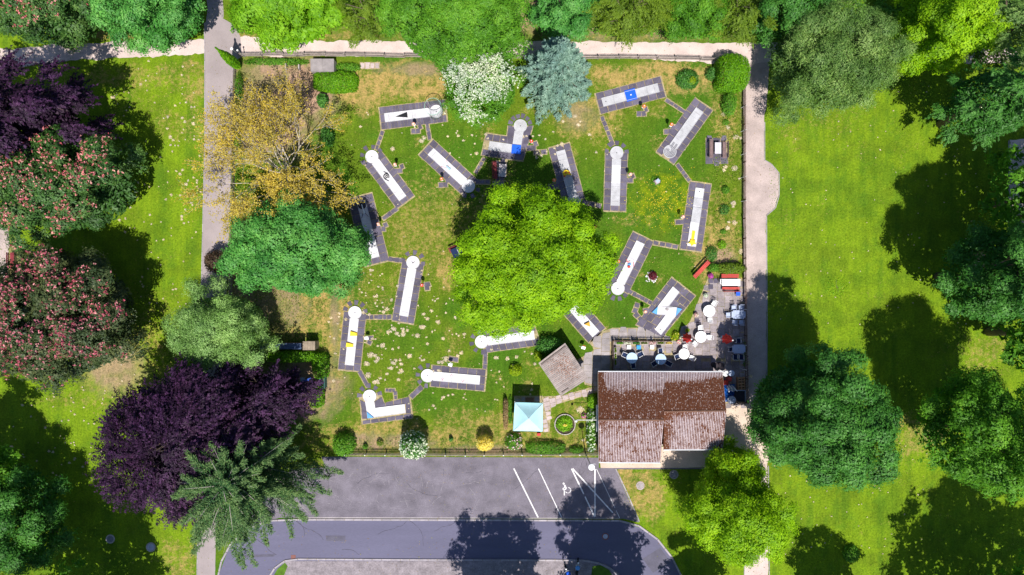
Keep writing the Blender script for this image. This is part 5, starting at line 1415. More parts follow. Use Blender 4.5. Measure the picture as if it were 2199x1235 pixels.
# ------------------------------------------------------------ gazebo
gz = thing('gazebo', 'pale blue square fabric gazebo', 'gazebo', (0, 0, 0))
gq = [Vector(G3(1105.5, 864, 2.9)), Vector(G3(1166, 866, 2.9)), Vector(G3(1165.3, 927, 2.9)), Vector(G3(1102, 925.5, 2.9))]; ap = Vector(G3(1135.5, 898.5, 3.9))
cloth = M('pale_cyan_fabric', (.42, .68, .76), .05, 1, 8, .8, .1)
for i in range(4):
    a_, b_ = gq[i], gq[(i + 1) % 4]; mb = MB(); N_ = 8; vs_ = []; fs_ = []
    for r in range(N_ + 1):
        t = r / N_
        for k in range(N_ + 1):
            p = a_.lerp(b_, k / N_).lerp(ap, t); p.z -= .16 * math.sin(PI * t) * (1 - t) + .05 * math.sin(PI * k / N_) * (1 - t)
            vs_.append(p)
    for r in range(N_):
        for k in range(N_): q0 = r * (N_ + 1) + k; fs_.append((q0, q0 + 1, q0 + N_ + 2, q0 + N_ + 1))
    mb.add(vs_, fs_); mb.build('canopy_panel', cloth, gz, True)
    MB().add([a_, b_, b_ - Vector((0, 0, .25)), a_ - Vector((0, 0, .25))], [(0, 1, 2, 3)]).build('valance', cloth, gz)
    MB().box(a_.x * .995, a_.y * .995, 1.44, .05, .05, 2.88).build('pole', steel, gz)
    MB().tube([a_, a_.lerp(ap, .5) - Vector((0, 0, .12)), ap], .02, 5).build('roof_bar', steel, gz)
# under and beside it
o = MB().box(0, 0, .06, .9, .5, .12).build('door_mat', M('brown_mat', (.16, .09, .06), .2)); o.location = (*G(1137, 859), .0); prop(o, 'small brown mat on the slabs north of the gazebo', 'mat')
o = MB().box(0, 0, .15, .35, .28, .3).build('plant_box', red); o.location = (*G(1157, 932), 0); prop(o, 'little red box at the south side of the gazebo', 'box')
hedge_m = foliage('dry_hedge', (.20, .12, .05), (.30, .20, .09), (.40, .30, .15), .1)
shrub('narrow dry brown hedge strip left of the gazebo', 1086, 891, 5, 34, 1.7, hedge_m, 1900, .12, 4.0, 'hedge', 'hedge', jitter=.2)
shrub('thin green plants between dry hedge and gazebo', 1096, 880, 5, 32, .7, f_mid, 700, .13, 3, 'plants', 'plants')
# ring bed with its kerb of white stones
x, y = G(1213, 911)
ring = thing('round_flower_bed', 'round flower bed ringed with pale kerb stones', 'flower bed', (x, y, 0))
MB().cyl(0, 0, -.02, .05, 1.02, n=26).build('soil', M('dark_soil', (.06, .04, .03), .3, 2, 14), ring)
for i in range(24):
    a = 2 * PI * i / 24
    MB().box(1.08 * math.cos(a), 1.08 * math.sin(a), .10, .09, .26, .22, rz=a + random.uniform(-.06, .06)).build('kerb_stone', conc, ring)
shrub('leafy green plants filling the round flower bed', 1212, 911, 19, 19, .6, f_bright, 1500, .16, stem=False, name='plants', cat='plants')
shrub('orange-yellow lily in the middle of the round flower bed', 1213, 913, 8, 4, .8, f_ygold, 170, .15, name='flower', cat='flower')

# ------------------------------------------------------------ fences
brown = M('brown_fence_wood', (.15, .095, .075), .3, 2, 14, .9, .3, obj_var=.15)
greyw = M('weathered_fence_wood', (.34, .29, .27), .25, 2, 14, .9, .3, obj_var=.15)
def fence(label, line, gap_post=2.15, hgt=1.0, mat=brown, pm=None, step=.115, wob=.0, tops=None, name='picket_fence', outer=1):
    P = [Vector(G(*p)) for p in line]
    root = thing(name, label, 'fence', (P[0].x, P[0].y, 0), 0, None); o_ = P[0].copy()
    pm = pm or mat
    cache = {}
    for a_, b_ in zip(P[:-1], P[1:]):
        L_ = (b_ - a_).length; k = max(1, round(L_ / gap_post)); u = (b_ - a_).normalized(); s_ = Vector((-u.y, u.x)); ang = math.atan2(u.y, u.x)
        for i in range(k):
            q0, q1 = a_.lerp(b_, i / k) - o_, a_.lerp(b_, (i + 1) / k) - o_
            w0 = s_ * random.uniform(-wob, wob)
            o = bpy.data.objects.new('post', cache.setdefault('p', MB().box(0, 0, hgt / 2 + .02, .09, .09, hgt + .08).mesh('post', pm))); o.location = (q0.x, q0.y, 0); o.rotation_euler = (random.uniform(-.03, .03), random.uniform(-.03, .03), ang); link(o, root)
            key = ('r', round((q1 - q0).length, 2))
            for z in (.28, hgt - .18):
                o = bpy.data.objects.new('rail', cache.setdefault(key, MB().box(0, 0, 0, key[1], .04, .07).mesh('rail', mat))); m_ = (q0 + q1) / 2 + w0; o.location = (m_.x, m_.y, z); o.rotation_euler = (0, 0, ang); link(o, root)
            mb = MB(); n = int((q1 - q0).length / step)
            for j in range(n):
                c_ = q0.lerp(q1, (j + .5) / n) + s_ * .045 * outer + w0 + s_ * random.uniform(-.012, .012)
                mb.box(c_.x, c_.y, hgt / 2 + .03 + random.uniform(-.03, .03), .055, .025, hgt, rz=ang, rx=random.uniform(-.02, .02))
            prop(mb.build('pickets', mat, root), kind='stuff')
    return root
fence('weathered picket fence along the north gravel path', [(519, 122), (700, 121), (870, 124), (1100, 127), (1330, 127), (1450, 129), (1555, 131)], mat=greyw, wob=.06, hgt=1.0)
fence('dark picket fence along the east gravel path', [(1594, 190), (1594, 470), (1596, 640), (1598, 760)], mat=brown, hgt=1.0)
fence('plain dark board fence at the south east corner by the clutter yard', [(1598, 762), (1600, 862), (1570, 866)], mat=brown, step=.16, hgt=1.1, name='board_fence')
fence('brown picket fence between garden and parking area', [(745, 973), (1000, 974), (1283, 973)], mat=greyw, pm=white_m, hgt=1.0)
fence('picket fence along the asphalt path on the west side', [(507, 150), (503, 400), (498, 640)], mat=greyw, hgt=.95)
fence('low dark fence behind the terrace planters', [(1316, 731), (1440, 732)], mat=brown, hgt=.9, step=.14, gap_post=2.4, name='low_fence')
fence('low dark fence closing the west end of the terrace', [(1314, 732), (1314, 796)], mat=brown, hgt=.8, step=.14, gap_post=1.6, name='low_fence')
sl_ = ['beside the loose bush under the clipped conifer', 'level with the tiny round bush', 'beside the brown picnic seats', 'at the top of the path bulge', 'at the foot of the path bulge', 'beside the oblong grey table', 'beside the slatted table with navy chairs', 'nearest the clutter yard']
for i, yy in enumerate((232, 283, 333, 382, 433, 664, 740, 792)):
    x, y = G(1591, yy, 0); o = thing('steel_stay', 'thin pale steel stay on the east fence ' + sl_[i], 'stay', (x, y, 0), 0, 'steel stays along the east fence')
    MB().tube([(0, 0, -.02), (.12, 0, .6), (.22, 0, 1.15)], .025, 6).build('rod', white_m, o)

# ------------------------------------------------------------ lamp posts
def lamp(label, base, hh, r, over=(0, 0)):
    x, y = G(*base); o = thing('street_lamp', label, 'street lamp', (x, y, 0), 0, None)
    MB().tube([(0, 0, -.02), (0, 0, hh * .5), (0, 0, hh - .1)], [.06, .045, .035], 8).build('pole', M('lamp_pole', (.22, .23, .25), .1, 3, 20, .5, 0), o)
    MB().cyl(0, 0, hh - .12, hh + .02, r * .55, r, n=18).build('lamp_head', M('lamp_shade', (.62, .66, .72), .05, 2, 20, .35, 0), o)
    MB().ball(0, 0, hh + .02, r, 18, 8, .28).build('lamp_cap', white_m, o, True)
    if over != (0, 0): MB().tube([(0, 0, hh - 1.2), (over[0], over[1], hh - 1.15)], .02, 5).build('arm', white_m, o)
lamp('street lamp with a round white head above the parking lines', (1257, 973), 5.7, .34, (.55, .0))
lamp('small street lamp at the crossing beside the cypress', (519, 123), 2.6, .16)
lamp('low lamp on a short pole at the west end of the north fence', (526, 122), 2.0, .10)

# ------------------------------------------------------------ manholes, drain
iron = M('cast_iron', (.20, .20, .24), .2, 3, 20, .6, .3, .4, metal=.3)
def manhole(label, px, r, frame, lid, z=.012):
    x, y = G(*px); o = thing('manhole', label, 'manhole cover', (x, y, 0), 0, 'round manhole covers')
    MB().ring(0, 0, -.02, z + .012, r, r * 1.35, 24).build('frame', frame, o); MB().cyl(0, 0, -.02, z + .006, r - .01, n=22).build('lid', lid, o)
pale_iron = M('pale_iron', (.42, .45, .55), .15, 3, 20, .6, .3)
manhole('manhole cover on the grass beside the lowest chestnut shade, duller one', (237, 1157.5), .36, conc, iron)
manhole('pale manhole cover on the grass near the dark conifer', (324, 1175), .38, conc, pale_iron)
manhole('manhole cover with a wide ring in the dry grass right of the parking area', (1375, 1043), .34, slab_p, slab_l)
manhole('dark manhole cover in the shade by the clubhouse lawn', (1447, 1019), .36, slab_l, iron)
manhole('manhole cover with a red-brown rim on the shaded road', (1300, 1152), .27, M('rust', (.30, .11, .08), .2), pale_iron, .014)
o = MB().box(0, 0, .012, .5, .42, .02).build('storm_drain', M('rust_iron', (.22, .10, .09), .2)); o.location = (*G(630, 1196), .006); prop(o, 'square rusty storm drain at the kerb', 'drain')
# ------------------------------------------------------------ furniture
woodred = M('red_bench_wood', (.48, .07, .06), .18, 2, 14, .75, .2, obj_var=.1)
wooddk = M('dark_red_bench_wood', (.22, .035, .045), .2, 2, 14, .75, .2, obj_var=.1)
woodbr = M('brown_weathered_wood', (.19, .13, .13), .3, 2, 14, .9, .3, obj_var=.1)
woodgr = M('grey_table_wood', (.42, .38, .40), .15, 2, 14, .85, .3, obj_var=.06)
navy = M('navy_fabric', (.010, .024, .080), .2, 3, 20, .8, .2)  # darkened in colour to stand in for tree shade on the folding table
legm = M('bench_leg_metal', (.12, .12, .13), .1, 3, 20, .6, 0)
cream = M('cream_oilcloth', (.80, .79, .76), .06, 2, 12, .5, .1)
bluecloth = M('blue_white_oilcloth', (.42, .58, .78), .10, 2.4, 8, .5, .1)
greyblue = M('grey_blue_plastic', (.40, .46, .62), .08, 2, 12, .5, .1)
def bench(label, px, py, L_, ang, mat, back=True, slats=3, group=None, name='bench', depth=.42, h=.45):
    x, y = G(px, py, h); o = thing(name, label, 'bench', (x, y, 0), ang, group)
    for i in range(slats):
        MB().box(0, -depth / 2 + depth * (i + .5) / slats, h, L_, depth / slats - .02, .04).build('seat_slat', mat, o)
    if back:
        for i in range(2): MB().box(0, depth / 2 + .05 + i * .03, h + .22 + i * .18, L_, .03, .13, rx=-.15).build('back_slat', mat, o)
    for s_ in (-1, 1):
        MB().box(s_ * (L_ / 2 - .22), 0, h / 2 - .01, .06, depth - .04, h - .03).build('leg', legm, o)
        if back: MB().box(s_ * (L_ / 2 - .22), depth / 2 + .03, h * .5 + .25, .05, .05, h + .5).build('back_post', legm, o)
    return o
def rect_table(label, px, py, L_, W_, ang, mat, h=.74, planks=4, name='table', group=None, round_=False):
    x, y = G(px, py, h); o = thing(name, label, 'table', (x, y, 0), ang, group)
    for i in range(planks):
        w_ = W_ / planks; MB().box(0, -W_ / 2 + w_ * (i + .5), h, L_ * (.92 if round_ and i in (0, planks - 1) else 1), w_ - .012, .035).build('top_plank', mat, o)
    for sx in (-1, 1):
        for sy in (-1, 1): MB().box(sx * (L_ / 2 - .12), sy * (W_ / 2 - .1), h / 2 - .02, .06, .06, h - .04).build('leg', legm, o)
    return o
bench('red bench left of the picnic table beneath the shaded L lane', 1063, 365, 1.9, PI / 2 + .05, wooddk)
rect_table('grey plank table next to the red bench below the shaded L lane', 1079, 366, 1.35, .8, PI / 2 - .06, woodgr)
bench('dark red bench at the left edge of the centre tree', 983, 532, 2.0, .42, wooddk)
t_ = rect_table('navy blue folding table at the left edge of the centre tree', 989, 551, 2.2, 1.4, -1.12, navy, planks=2)
MB().box(-1.1 + 2.18, 0, .75, .05, 1.4, .05).build('edge_strip', white_m, t_); MB().box(0, 0, .765, 2.1, .03, .01).build('seam', white_m, t_)
bench('red backed bench on the grass above the terrace', 1507, 579, 2.3, .82, woodred)
bench('red bench on the north side of the white terrace table', 1568, 592.5, 1.85, 0, woodred, back=False)
bench('red bench on the south side of the white terrace table', 1569.5, 620.5, 1.85, PI, woodred)
rect_table('long white table between the two red terrace benches', 1570, 606.5, 1.95, .72, 0, cream, planks=2)
bench('brown bench left of the grey table by the east fence', 1527.5, 319, 2.0, PI / 2, woodbr)
bench('brown bench right of the grey table by the east fence', 1556, 322, 1.75, -PI / 2, woodbr)
rect_table('pale grey table between two brown benches by the east fence', 1542, 318, 1.2, .68, PI / 2, M('pale_grey_boards', (.55, .52, .58), .08), planks=2)
bench('brown park bench with litter bin by the left edge path', 26, 560, 1.75, PI / 2, wooddk)
bench('red bench glimpsed at the upper right of the centre tree', 1264, 484, 1.6, -.5, woodred)

def chair_parts(o, mat, seatm, slatted=True):
    MB().box(0, 0, .43, .46, .44, .035).build('seat', seatm, o)
    bk = MB()
    if slatted:
        for i in range(5): bk.box(-.17 + .085 * i, .245 + .03, .66, .035, .02, .40, rx=-.2)
        bk.box(0, .32, .86, .46, .035, .07, rx=-.2)
    else: bk.box(0, .27, .66, .44, .03, .42, rx=-.2)
    bk.build('backrest', seatm if not slatted else mat, o)
    for s_ in (-1, 1):
        MB().tube([(s_ * .26, -.2, .0), (s_ * .25, -.2, .62), (s_ * .25, .0, .66), (s_ * .24, .26, .64)], .024, 5).build('armrest', mat, o)
        MB().box(s_ * .22, .2, .21, .04, .04, .43).build('leg', mat, o)
        MB().box(s_ * .22, -.19, .21, .04, .04, .43).build('leg', mat, o)
    if not slatted: MB().tube([(-.24, .30, .4), (-.24, .34, .9), (.24, .34, .9), (.24, .30, .4)], .018, 5).build('back_frame', mat, o)
white_chair = thing('garden_chair', 'x', 'chair', (0, 0, 0), 0, 'chairs on the terrace'); chair_parts(white_chair, white_m, white_m)
navy_chair = thing('garden_chair', 'x', 'chair', (0, 0, 0), 0, 'chairs on the terrace'); chair_parts(navy_chair, white_m, navy, False)
grey_chair = thing('garden_chair', 'x', 'chair', (0, 0, 0), 0, 'chairs on the terrace'); chair_parts(grey_chair, greyblue, greyblue)
used = set()
def place_chair(src, label, px, py, cx_, cy_):
    """chair seen at px,py faces the table centre cx_,cy_"""
    o = src if id(src) not in used else copy_tree(src); used.add(id(src))
    x, y = G(px, py, .45); tx, ty = G(cx_, cy_, .45)
    o.location = (x, y, .04); o.rotation_euler = (0, 0, math.atan2(ty - y, tx - x) + PI / 2); o['label'] = label
def round_table(label, px, py, r, mat, group='round tables on the terrace'):
    x, y = G(px, py, .74); o = thing('round_table', label, 'table', (x, y, .04), 0, group)
    MB().cyl(0, 0, .70, .735, r, n=30).build('tabletop', mat, o)
    MB().ring(0, 0, .60, .738, r - .004, r + .014, 30).build('cloth_edge', mat, o)
    MB().cyl(0, 0, 0, .70, .04, n=8).build('pedestal', steel, o)
    for i in range(4): MB().box(.18 * math.cos(i * PI / 2 + .4), .18 * math.sin(i * PI / 2 + .4), .02, .36, .05, .035, rz=i * PI / 2 + .4).build('foot', steel, o)
    return o
T1, T2, T3, T4, T5 = (1357, 769), (1419, 771.5), (1469, 760), (1505, 723.5), (1523, 668)
round_table('round blue-white table nearest the west end of the terrace', *T1, .57, bluecloth); round_table('round blue-white table in the middle of the southern row', *T2, .56, bluecloth)
round_table('round white table at the east end of the southern row', *T3, .56, white_m); round_table('round white table beside the closed red umbrella', *T4, .60, white_m); round_table('round white table below the pot of white flowers', *T5, .62, white_m)
for s_, lb, x, y, t in [(navy_chair, 'navy-seated chair upper left of the west terrace table', 1341, 762, T1), (navy_chair, 'navy-seated chair upper right of the west terrace table', 1373.5, 761, T1), (navy_chair, 'navy-seated chair below the west terrace table', 1359, 783.5, T1),
                        (navy_chair, 'navy-seated chair above the middle table of the southern row', 1417.5, 753.5, T2), (navy_chair, 'navy-seated chair lower left of the middle southern table', 1404.5, 780.5, T2), (navy_chair, 'navy-seated chair lower right of the middle southern table', 1434.5, 780, T2),
                        (white_chair, 'white chair above the east table of the southern row', 1470.5, 745.5, T3), (navy_chair, 'dark-seated chair left of the east southern table', 1453.5, 765.5, T3), (white_chair, 'white chair lower right of the east southern table', 1484.5, 768.5, T3),
                        (white_chair, 'white chair above the table beside the red umbrella', 1503.5, 704.5, T4), (white_chair, 'white chair right of the table beside the red umbrella', 1523, 724.5, T4), (white_chair, 'white chair lower left of the table beside the red umbrella', 1492, 737.5, T4),
                        (white_chair, 'white chair upper right of the table below the white flowers', 1533, 652, T5), (white_chair, 'white chair below the table near the white flowers', 1524, 686.5, T5),
                        (grey_chair, 'grey chair at the upper left of the oblong grey table', 1575.5, 661, (1576, 675)), (grey_chair, 'grey chair at the upper right of the oblong grey table', 1591, 661, (1591, 675)), (grey_chair, 'grey chair at the left end of the oblong grey table', 1563.5, 676.5, (1585, 676)),
                        (grey_chair, 'grey chair at the lower left of the oblong grey table', 1577, 691.5, (1577, 675)), (grey_chair, 'grey chair at the lower right of the oblong grey table', 1591.5, 691.5, (1591, 675)),
                        (navy_chair, 'navy chair above the grey-blue table by the east fence', 1585, 732, (1586, 750)), (navy_chair, 'navy chair lower left of the grey-blue table by the east fence', 1578, 765.5, (1578, 750)), (navy_chair, 'navy chair lower right of the grey-blue table by the east fence', 1591, 765.5, (1591, 750)), (navy_chair, 'navy chair left of the grey-blue table by the east fence', 1569, 750, (1586, 750)),
                        (white_chair, 'white chair at the left end of the long white table', 1550.5, 605, (1570, 606)), (white_chair, 'white chair tipped against the bush above the long white table', 1571, 581, (1571, 600))]:
    place_chair(s_, lb, x, y, *t)
def oct_table(label, px, py, L_, W_, mat):
    x, y = G(px, py, .74); o = thing('garden_table', label, 'table', (x, y, .04)); n = 9
    for i in range(n):
        u = -L_ / 2 + L_ * (i + .5) / n; w_ = W_ * (1 if 0 < i < n - 1 else .72)
        MB().box(u, 0, .72, L_ / n - .012, w_, .035).build('top_slat', mat, o)
    MB().cyl(0, 0, .73, .745, .035, n=8).build('umbrella_hole', dark, o)
    for sx in (-1, 1):
        for sy in (-1, 1): MB().box(sx * (L_ / 2 - .2), sy * (W_ / 2 - .15), .35, .05, .05, .70).build('leg', mat, o)
oct_table('oblong grey garden table with five grey chairs', 1586, 675.5, 1.5, .9, greyblue)
oct_table('grey-blue slatted table with navy chairs by the east fence', 1586.5, 749.5, 1.4, .95, greyblue)
# closed red umbrellas standing on their bases
redcloth = M('red_umbrella_cloth', (.62, .035, .03), .15, 3, 14, .8, .2)
def umbrella(label, base, hh=2.5):
    x, y = G(*base); o = thing('closed_umbrella', label, 'umbrella', (x, y, .04), 0, 'closed red umbrellas on the terrace')
    MB().cyl(0, 0, 0, .10, .30, .27, n=18).build('base', white_m, o); MB().cyl(0, 0, .1, hh, .022, n=8).build('pole', white_m, o)
    mb = MB(); n = 24; R_ = [(.85, .42), (1.1, .46), (1.6, .38), (2.1, .27), (hh - .3, .12), (hh - .03, .03)]; vs_ = []
    for z, r in R_:
        for i in range(n): a = 2 * PI * i / n; q = r * (1 + (.22 if i % 3 == 0 else -.12)); vs_.append((q * math.cos(a), q * math.sin(a), z))
    fs_ = [(k * n + i, k * n + (i + 1) % n, (k + 1) * n + (i + 1) % n, (k + 1) * n + i) for k in range(len(R_) - 1) for i in range(n)]
    mb.add(vs_, fs_); mb.build('folded_canopy', redcloth, o); MB().ball(0, 0, hh, .09, 8, 6).build('finial', white_m, o)
umbrella('closed red umbrella left of the white round tables', (1469, 724), 3.0); umbrella('closed red umbrella near the east fence', (1552.5, 726), 3.2)
# stools, buckets, planters, flower pots
def stool(label, px, py, mat):
    x, y = G(px, py, .45); o = thing('stool', label, 'stool', (x, y, .04), 0, None)
    MB().box(0, 0, .44, .44, .42, .05).build('seat', mat, o)
    for sx in (-1, 1):
        for sy in (-1, 1): MB().box(sx * .17, sy * .17, .21, .04, .04, .42).build('leg', mat, o)
stool('white stool left of the blue one by the planters', 1350.7, 745.7, white_m); stool('blue stool between the two white ones', 1371.6, 746, M('sky_blue_plastic', (.03, .30, .72), .1, 3, 20, .4, 0)); stool('white stool right of the blue one by the planters', 1400, 745.7, white_m)
stool('blue stool below the red terrace benches', 1585, 631, blue)
planter_m = M('pale_planter', (.55, .50, .46), .1, 3, 14)
for i in range(7):
    x, y = G(1330 + 17.6 * i, 736.5, .35); o = thing('planter_box', ('long planter box on the low fence, ' + ['western end one with a bushy plant', 'second from the west with white stones', 'third from the west under a dark bush', 'fourth from the west, sparsely planted', 'fifth from the west, reddish plants', 'sixth from the west, grassy plants', 'eastern end one with pale flowers'][i]), 'planter', (x, y, .0), 0, 'planter boxes along the low fence')
    MB().box(0, 0, .25, .80, .30, .42).build('box', planter_m, o); MB().box(0, 0, .463, .72, .23, .012).build('soil', M_s if i else (M_s := M('planter_soil', (.10, .06, .04), .3, 4, 20)), o)
    n = (160, 50, 220, 60, 70, 80, 40)[i]; P = np.stack([rs.uniform(-.33, .33, n), rs.uniform(-.1, .1, n), rs.uniform(.5, .62 + (.3 if i in (0, 2) else 0), n)], 1)
    link(bpy.data.objects.new('plant', leaf_mesh('plant', P, unit(rdir(n) + np.array([0, 0, 1])), rdir(n), .11, .07, rs.uniform(0, 1, n), (f_mid, f_white, f_dark, f_olive, f_mixfl, f_olive, f_ygold)[i])), o)
for i in range(3):
    x, y = G(1321.5, 752 + 13 * i, .35); o = thing('planter_box', ('long planter box on the west fence, ' + ['northern one in the sun', 'middle one', 'southern one in the shade'][i]), 'planter', (x, y, 0), PI / 2, 'planter boxes along the west fence')
    MB().box(0, 0, .25, .62, .28, .42).build('box', planter_m, o); MB().box(0, 0, .463, .55, .22, .012).build('soil', M_s, o)
    n = 70; P = np.stack([rs.uniform(-.25, .25, n), rs.uniform(-.1, .1, n), rs.uniform(.5, .62, n)], 1)
    link(bpy.data.objects.new('plant', leaf_mesh('plant', P, unit(rdir(n) + np.array([0, 0, 1])), rdir(n), .10, .07, rs.uniform(0, 1, n), f_olive)), o)
pot_m = M('terracotta', (.45, .20, .12), .15)
def pot(label, px, py, r, fm, n=150, mat=pot_m, leafm=None):
    x, y = G(px, py, .5); o = thing('flower_pot', label, 'flower pot', (x, y, .03), 0, 'flower pots round the terrace')
    MB().cyl(0, 0, 0, .34, r * .55, r * .75, n=16).build('pot', mat, o)
    d = rdir(n); d[:, 2] = abs(d[:, 2]); P = d * r * rs.uniform(.6, 1.05, n)[:, None]; P[:, 2] = .36 + P[:, 2] * .8
    link(bpy.data.objects.new('flowers', leaf_mesh('flowers', P, unit(d + rdir(n) * .5), rdir(n), .11, .09, rs.uniform(0, 1, n), fm)), o)
    m = n // 2; d = rdir(m); d[:, 2] = abs(d[:, 2]); P = d * r * .8; P[:, 2] = .36 + P[:, 2] * .7
    link(bpy.data.objects.new('leaves', leaf_mesh('leaves', P, unit(d + rdir(m) * .5), rdir(m), .12, .08, rs.uniform(0, 1, m), f_mid)), o)
pot('pot overflowing with magenta flowers by the slate slabs', 1527, 592.5, .32, f_magenta, 260); pot('pot of white flowers on the terrace edge', 1516.5, 634, .26, f_white); pot('pot of pink and red flowers on the terrace edge', 1495.7, 676.5, .25, f_mixfl)
pot('pot of small yellow-green flowers above the closed red umbrella', 1477, 710, .26, f_yel, 110); pot('pink bowl of mixed flowers on the planter end', 1458.6, 733.6, .32, f_mixfl, 130, M('pink_bowl', (.62, .22, .42), .1)); pot('small blue pot beside the closed red umbrella', 1462.7, 726, .18, f_white, 40, blue_l)
def drum(label, px, py, r, h, mat, lidm=None, cat='barrel', name='barrel', z=.04, group=None):
    x, y = G(px, py, h); o = thing(name, label, cat, (x, y, z), 0, group)
    MB().cyl(0, 0, 0, h, r * .92, r, n=20).build('body', mat, o); MB().cyl(0, 0, h, h + .03, r * .93, r * .9, n=20).build('lid', lidm or mat, o); MB().ring(0, 0, h - .04, h + .02, r - .01, r + .015, 20).build('rim', lidm or mat, o)
    return o
darkbar = M('dark_barrel', (.035, .028, .035), .2)
drum('dark round barrel in the terrace shade, left of its twin', 1536.5, 785, .30, .8, darkbar); drum('dark round barrel in the terrace shade, right of its twin', 1549, 785, .30, .8, darkbar)
for lb, x, y, m_ in (('round white bar table half under the eave', 1547, 802, white_m), ('round white bar table between eave and grey-blue one', 1558.5, 802, white_m), ('round grey-blue bar table by the clutter yard', 1571, 801.5, greyblue)):
    x, y = G(x, y, 1.0); o = thing('bar_table', lb, 'table', (x, y, .03), 0, 'bar tables behind the clubhouse')
    MB().cyl(0, 0, .97, 1.0, .32, n=24).build('tabletop', m_, o); MB().cyl(0, 0, .03, .97, .03, n=8).build('pedestal', steel, o); MB().cyl(0, 0, 0, .04, .24, n=18).build('base', steel, o)
drum('round white tub at the south end of the clutter yard', 1571, 859, .42, .7, white_m, greyblue, 'tub', 'tub')
# clutter yard
yx = lambda px, py, h=0: G(1540 + px / 12.35, 780 + py / 12.35, h)
pal = thing('pallet', 'wooden pallet leaning by the east fence', 'pallet', (*yx(650, 575, .6), 0), .05)
pw = M('pallet_wood', (.40, .22, .12), .2, 2, 14, obj_var=.15)
for i in range(6): MB().box(0, -.75 + .3 * i, .62, .78, .14, .03, ry=.12).build('slat', pw, pal)
for s_ in (-1, 0, 1): MB().box(s_ * .34, 0, .3, .09, 1.6, .6).build('runner', pw, pal)
cr = thing('crate', 'bright red crate against the clubhouse wall', 'crate', (*yx(225, 520, .5), .02), .1); MB().box(0, 0, .25, .6, .42, .5).build('body', red, cr); MB().box(0, 0, .512, .5, .32, .02).build('lid', redball, cr)
cr = thing('crate', 'faded red crate near the bar tables', 'crate', (*yx(330, 420, .5), .02), -.2); MB().box(0, 0, .25, .5, .5, .5).build('body', wooddk, cr); MB().box(0, 0, .512, .42, .42, .02).build('lid', woodred, cr)
cb = thing('cardboard_box', 'flattened cardboard lying in the clutter yard', 'cardboard', (*yx(300, 560, .3), .02), .6); MB().box(0, 0, .2, .8, .35, .06, ry=.2).build('sheet', M('cardboard', (.50, .33, .24), .15), cb); MB().box(.25, .25, .12, .5, .3, .05).build('flap', M('cardboard', (.50, .33, .24), .15), cb)
bt = thing('blue_tarpaulin', 'crumpled blue tarpaulin with white folds beside the clubhouse wall', 'tarpaulin', (*yx(290, 800, .5), .02))
mb = MB(); N_ = 14; vs_ = [((i / N_ - .5) * 1.5, (j / N_ - .5) * 1.9, max(.05, .55 + .28 * math.sin(i * 1.9 + j * .8) * math.cos(j * 1.4) - .4 * max(abs(i / N_ - .5), abs(j / N_ - .5)))) for j in range(N_ + 1) for i in range(N_ + 1)]
mb.add(vs_, [(j * (N_ + 1) + i, j * (N_ + 1) + i + 1, (j + 1) * (N_ + 1) + i + 1, (j + 1) * (N_ + 1) + i) for j in range(N_) for i in range(N_)]); mb.build('sheet', M('tarpaulin_blue', (.01, .12, .45), .2, 3, 12, .45, .2, .5), bt)
cz = thing('folded_chairs', 'stack of white folded chairs on the blue tarpaulin', 'chairs', (*yx(380, 680, .9), 0))
for i in range(7): MB().box(-.35 + i * .12, .05 * (i % 3), .85, .05, .55, .5, rz=.2 + .08 * i, rx=.3).build('folded_chair', (white_m, greyblue)[i % 3 == 1], cz)
ft = thing('side_table', 'dark table with a pale edge frame by the pallet', 'table', (*yx(600, 870, .7), 0)); MB().box(0, 0, .7, 1.15, 1.2, .03).build('tabletop', M('very_dark_board', (.02, .02, .03), .2), ft)
MB().box(0, .6, .72, 1.2, .05, .05).build('edge', greyblue, ft); MB().box(.58, 0, .72, .05, 1.2, .05).build('edge', greyblue, ft)
for sx in (-1, 1):
    for sy in (-1, 1): MB().box(sx * .5, sy * .52, .34, .05, .05, .68).build('leg', steel, ft)

# ------------------------------------------------------------ dark yard under the copper beech
o = thing('site_hut', 'long low blue-grey roofed hut north of the dark yard hedge', 'hut', (*G(602, 743.5, 1.8), 0))
MB().box(0, 0, 1.8, 4.4, .62, .06, rx=.05).build('roof', M('blue_grey_sheet', (.055, .085, .16), .15, 2, 12), o); MB().box(0, 0, .88, 4.2, .5, 1.76).build('wall', woodbr, o)
o = thing('timber_box', 'square timber box at the end of the long blue roof', 'timber box', (*G(663.5, 742.5, 1.6), 0))
for i in range(5): MB().box(-.52 + .26 * i, 0, 1.6, .25, .92, .05).build('top_board', M_tb if i else (M_tb := M('weathered_board', (.26, .21, .16), .25, 2, 14, obj_var=.15)), o)
MB().box(0, 0, .78, 1.2, .85, 1.56).build('body', M_tb, o)
o = thing('lattice_gate', 'green lattice gate between the two yard hedges', 'gate', (*G(690, 822, 1.2), 0))
gm_ = M('green_metal', (.06, .16, .15), .1)
for i in range(9): MB().box(0, -.62 + .155 * i, 1.0, .5, .03, .04).build('bar', gm_, o)
for s_ in (-1, 1): MB().box(s_ * .26, 0, .5, .05, 1.3, 1.02).build('frame', gm_, o)
rect_table('blue-covered table in the dark yard by the gate', 660, 823, 1.1, .9, .35, M('deep_blue_cloth', (.03, .08, .35), .2), planks=1)
rect_table('dark blue table under the copper beech arm', 628, 803, 1.2, .7, .15, navy, planks=1)
stool('pale stool beside the blue-covered yard table', 650, 815, greyblue)
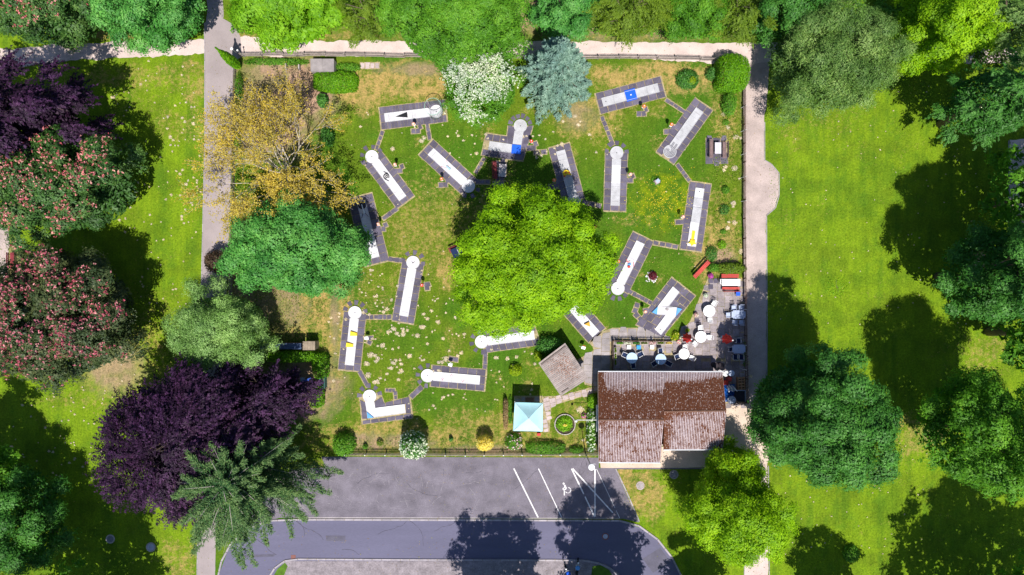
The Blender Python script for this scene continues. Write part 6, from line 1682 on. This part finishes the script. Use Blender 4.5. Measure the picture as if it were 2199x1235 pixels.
# concrete box with two lids on the north fence, brick edge
o = thing('concrete_box', 'weathered grey box with two lids inside the north fence', 'storage box', (*G(692, 140, 1.3), 0))
MB().box(0, 0, .62, 2.45, 1.28, 1.24).build('body', conc, o)
for s_ in (-1, 1): MB().box(s_ * .625, 0, 1.27, 1.22, 1.34, .06, rx=.06).build('lid', slab_l, o)
for i, px_ in enumerate(((617, 145), (645, 147))):
    o = MB().box(0, 0, .3, .12, .5, .6).build('marker_stone', conc); o.location = (*G(*px_), 0); prop(o, 'pale upright stone by the north fence, ' + ('left one', 'right one')[i], 'stone')

# ------------------------------------------------------------ motorcycles in the shade at the bottom edge
def motorcycle(label, px, py, ang, body):
    x, y = G(px, py, .7); o = thing('motorcycle', label, 'motorcycle', (x, y, .03), ang, 'motorcycles parked in the shade')
    tyre = M('tyre', (.01, .01, .012), .2)
    for s_ in (-1, 1):
        m = MB()
        n = 18; vs_ = []
        for i in range(n):
            a = 2 * PI * i / n
            for k in range(6):
                b_ = 2 * PI * k / 6; q = .26 + .06 * math.cos(b_); vs_.append((s_ * .72 + q * math.cos(a), .055 * math.sin(b_), .32 + q * math.sin(a)))
        m.add(vs_, [(i * 6 + k, i * 6 + (k + 1) % 6, ((i + 1) % n) * 6 + (k + 1) % 6, ((i + 1) % n) * 6 + k) for i in range(n) for k in range(6)]); m.build('wheel', tyre, o)
    MB().ball(.12, 0, .82, .26, 12, 8, .6).build('fuel_tank', body, o, True); MB().box(-.38, 0, .80, .62, .26, .10, top=.8).build('saddle', dark, o); MB().box(0, 0, .45, .55, .28, .36).build('engine', steel, o)
    MB().tube([(.72, 0, .32), (.50, 0, .95)], .035, 6).build('fork', steel, o); MB().tube([(.42, -.36, 1.0), (.52, -.12, 1.02), (.52, .12, 1.02), (.42, .36, 1.0)], .018, 6).build('handlebar', steel, o)
    MB().ball(.68, 0, .88, .10, 10, 6).build('headlight', white_m, o); MB().box(-.78, 0, .66, .36, .16, .05, ry=-.3).build('rear_fairing', body, o)
motorcycle('blue motorcycle standing at the bottom edge, left one', 1221, 1233, 2.0, blue); motorcycle('blue and white motorcycle beside the road island', 1240, 1221, 1.45, blue_l)
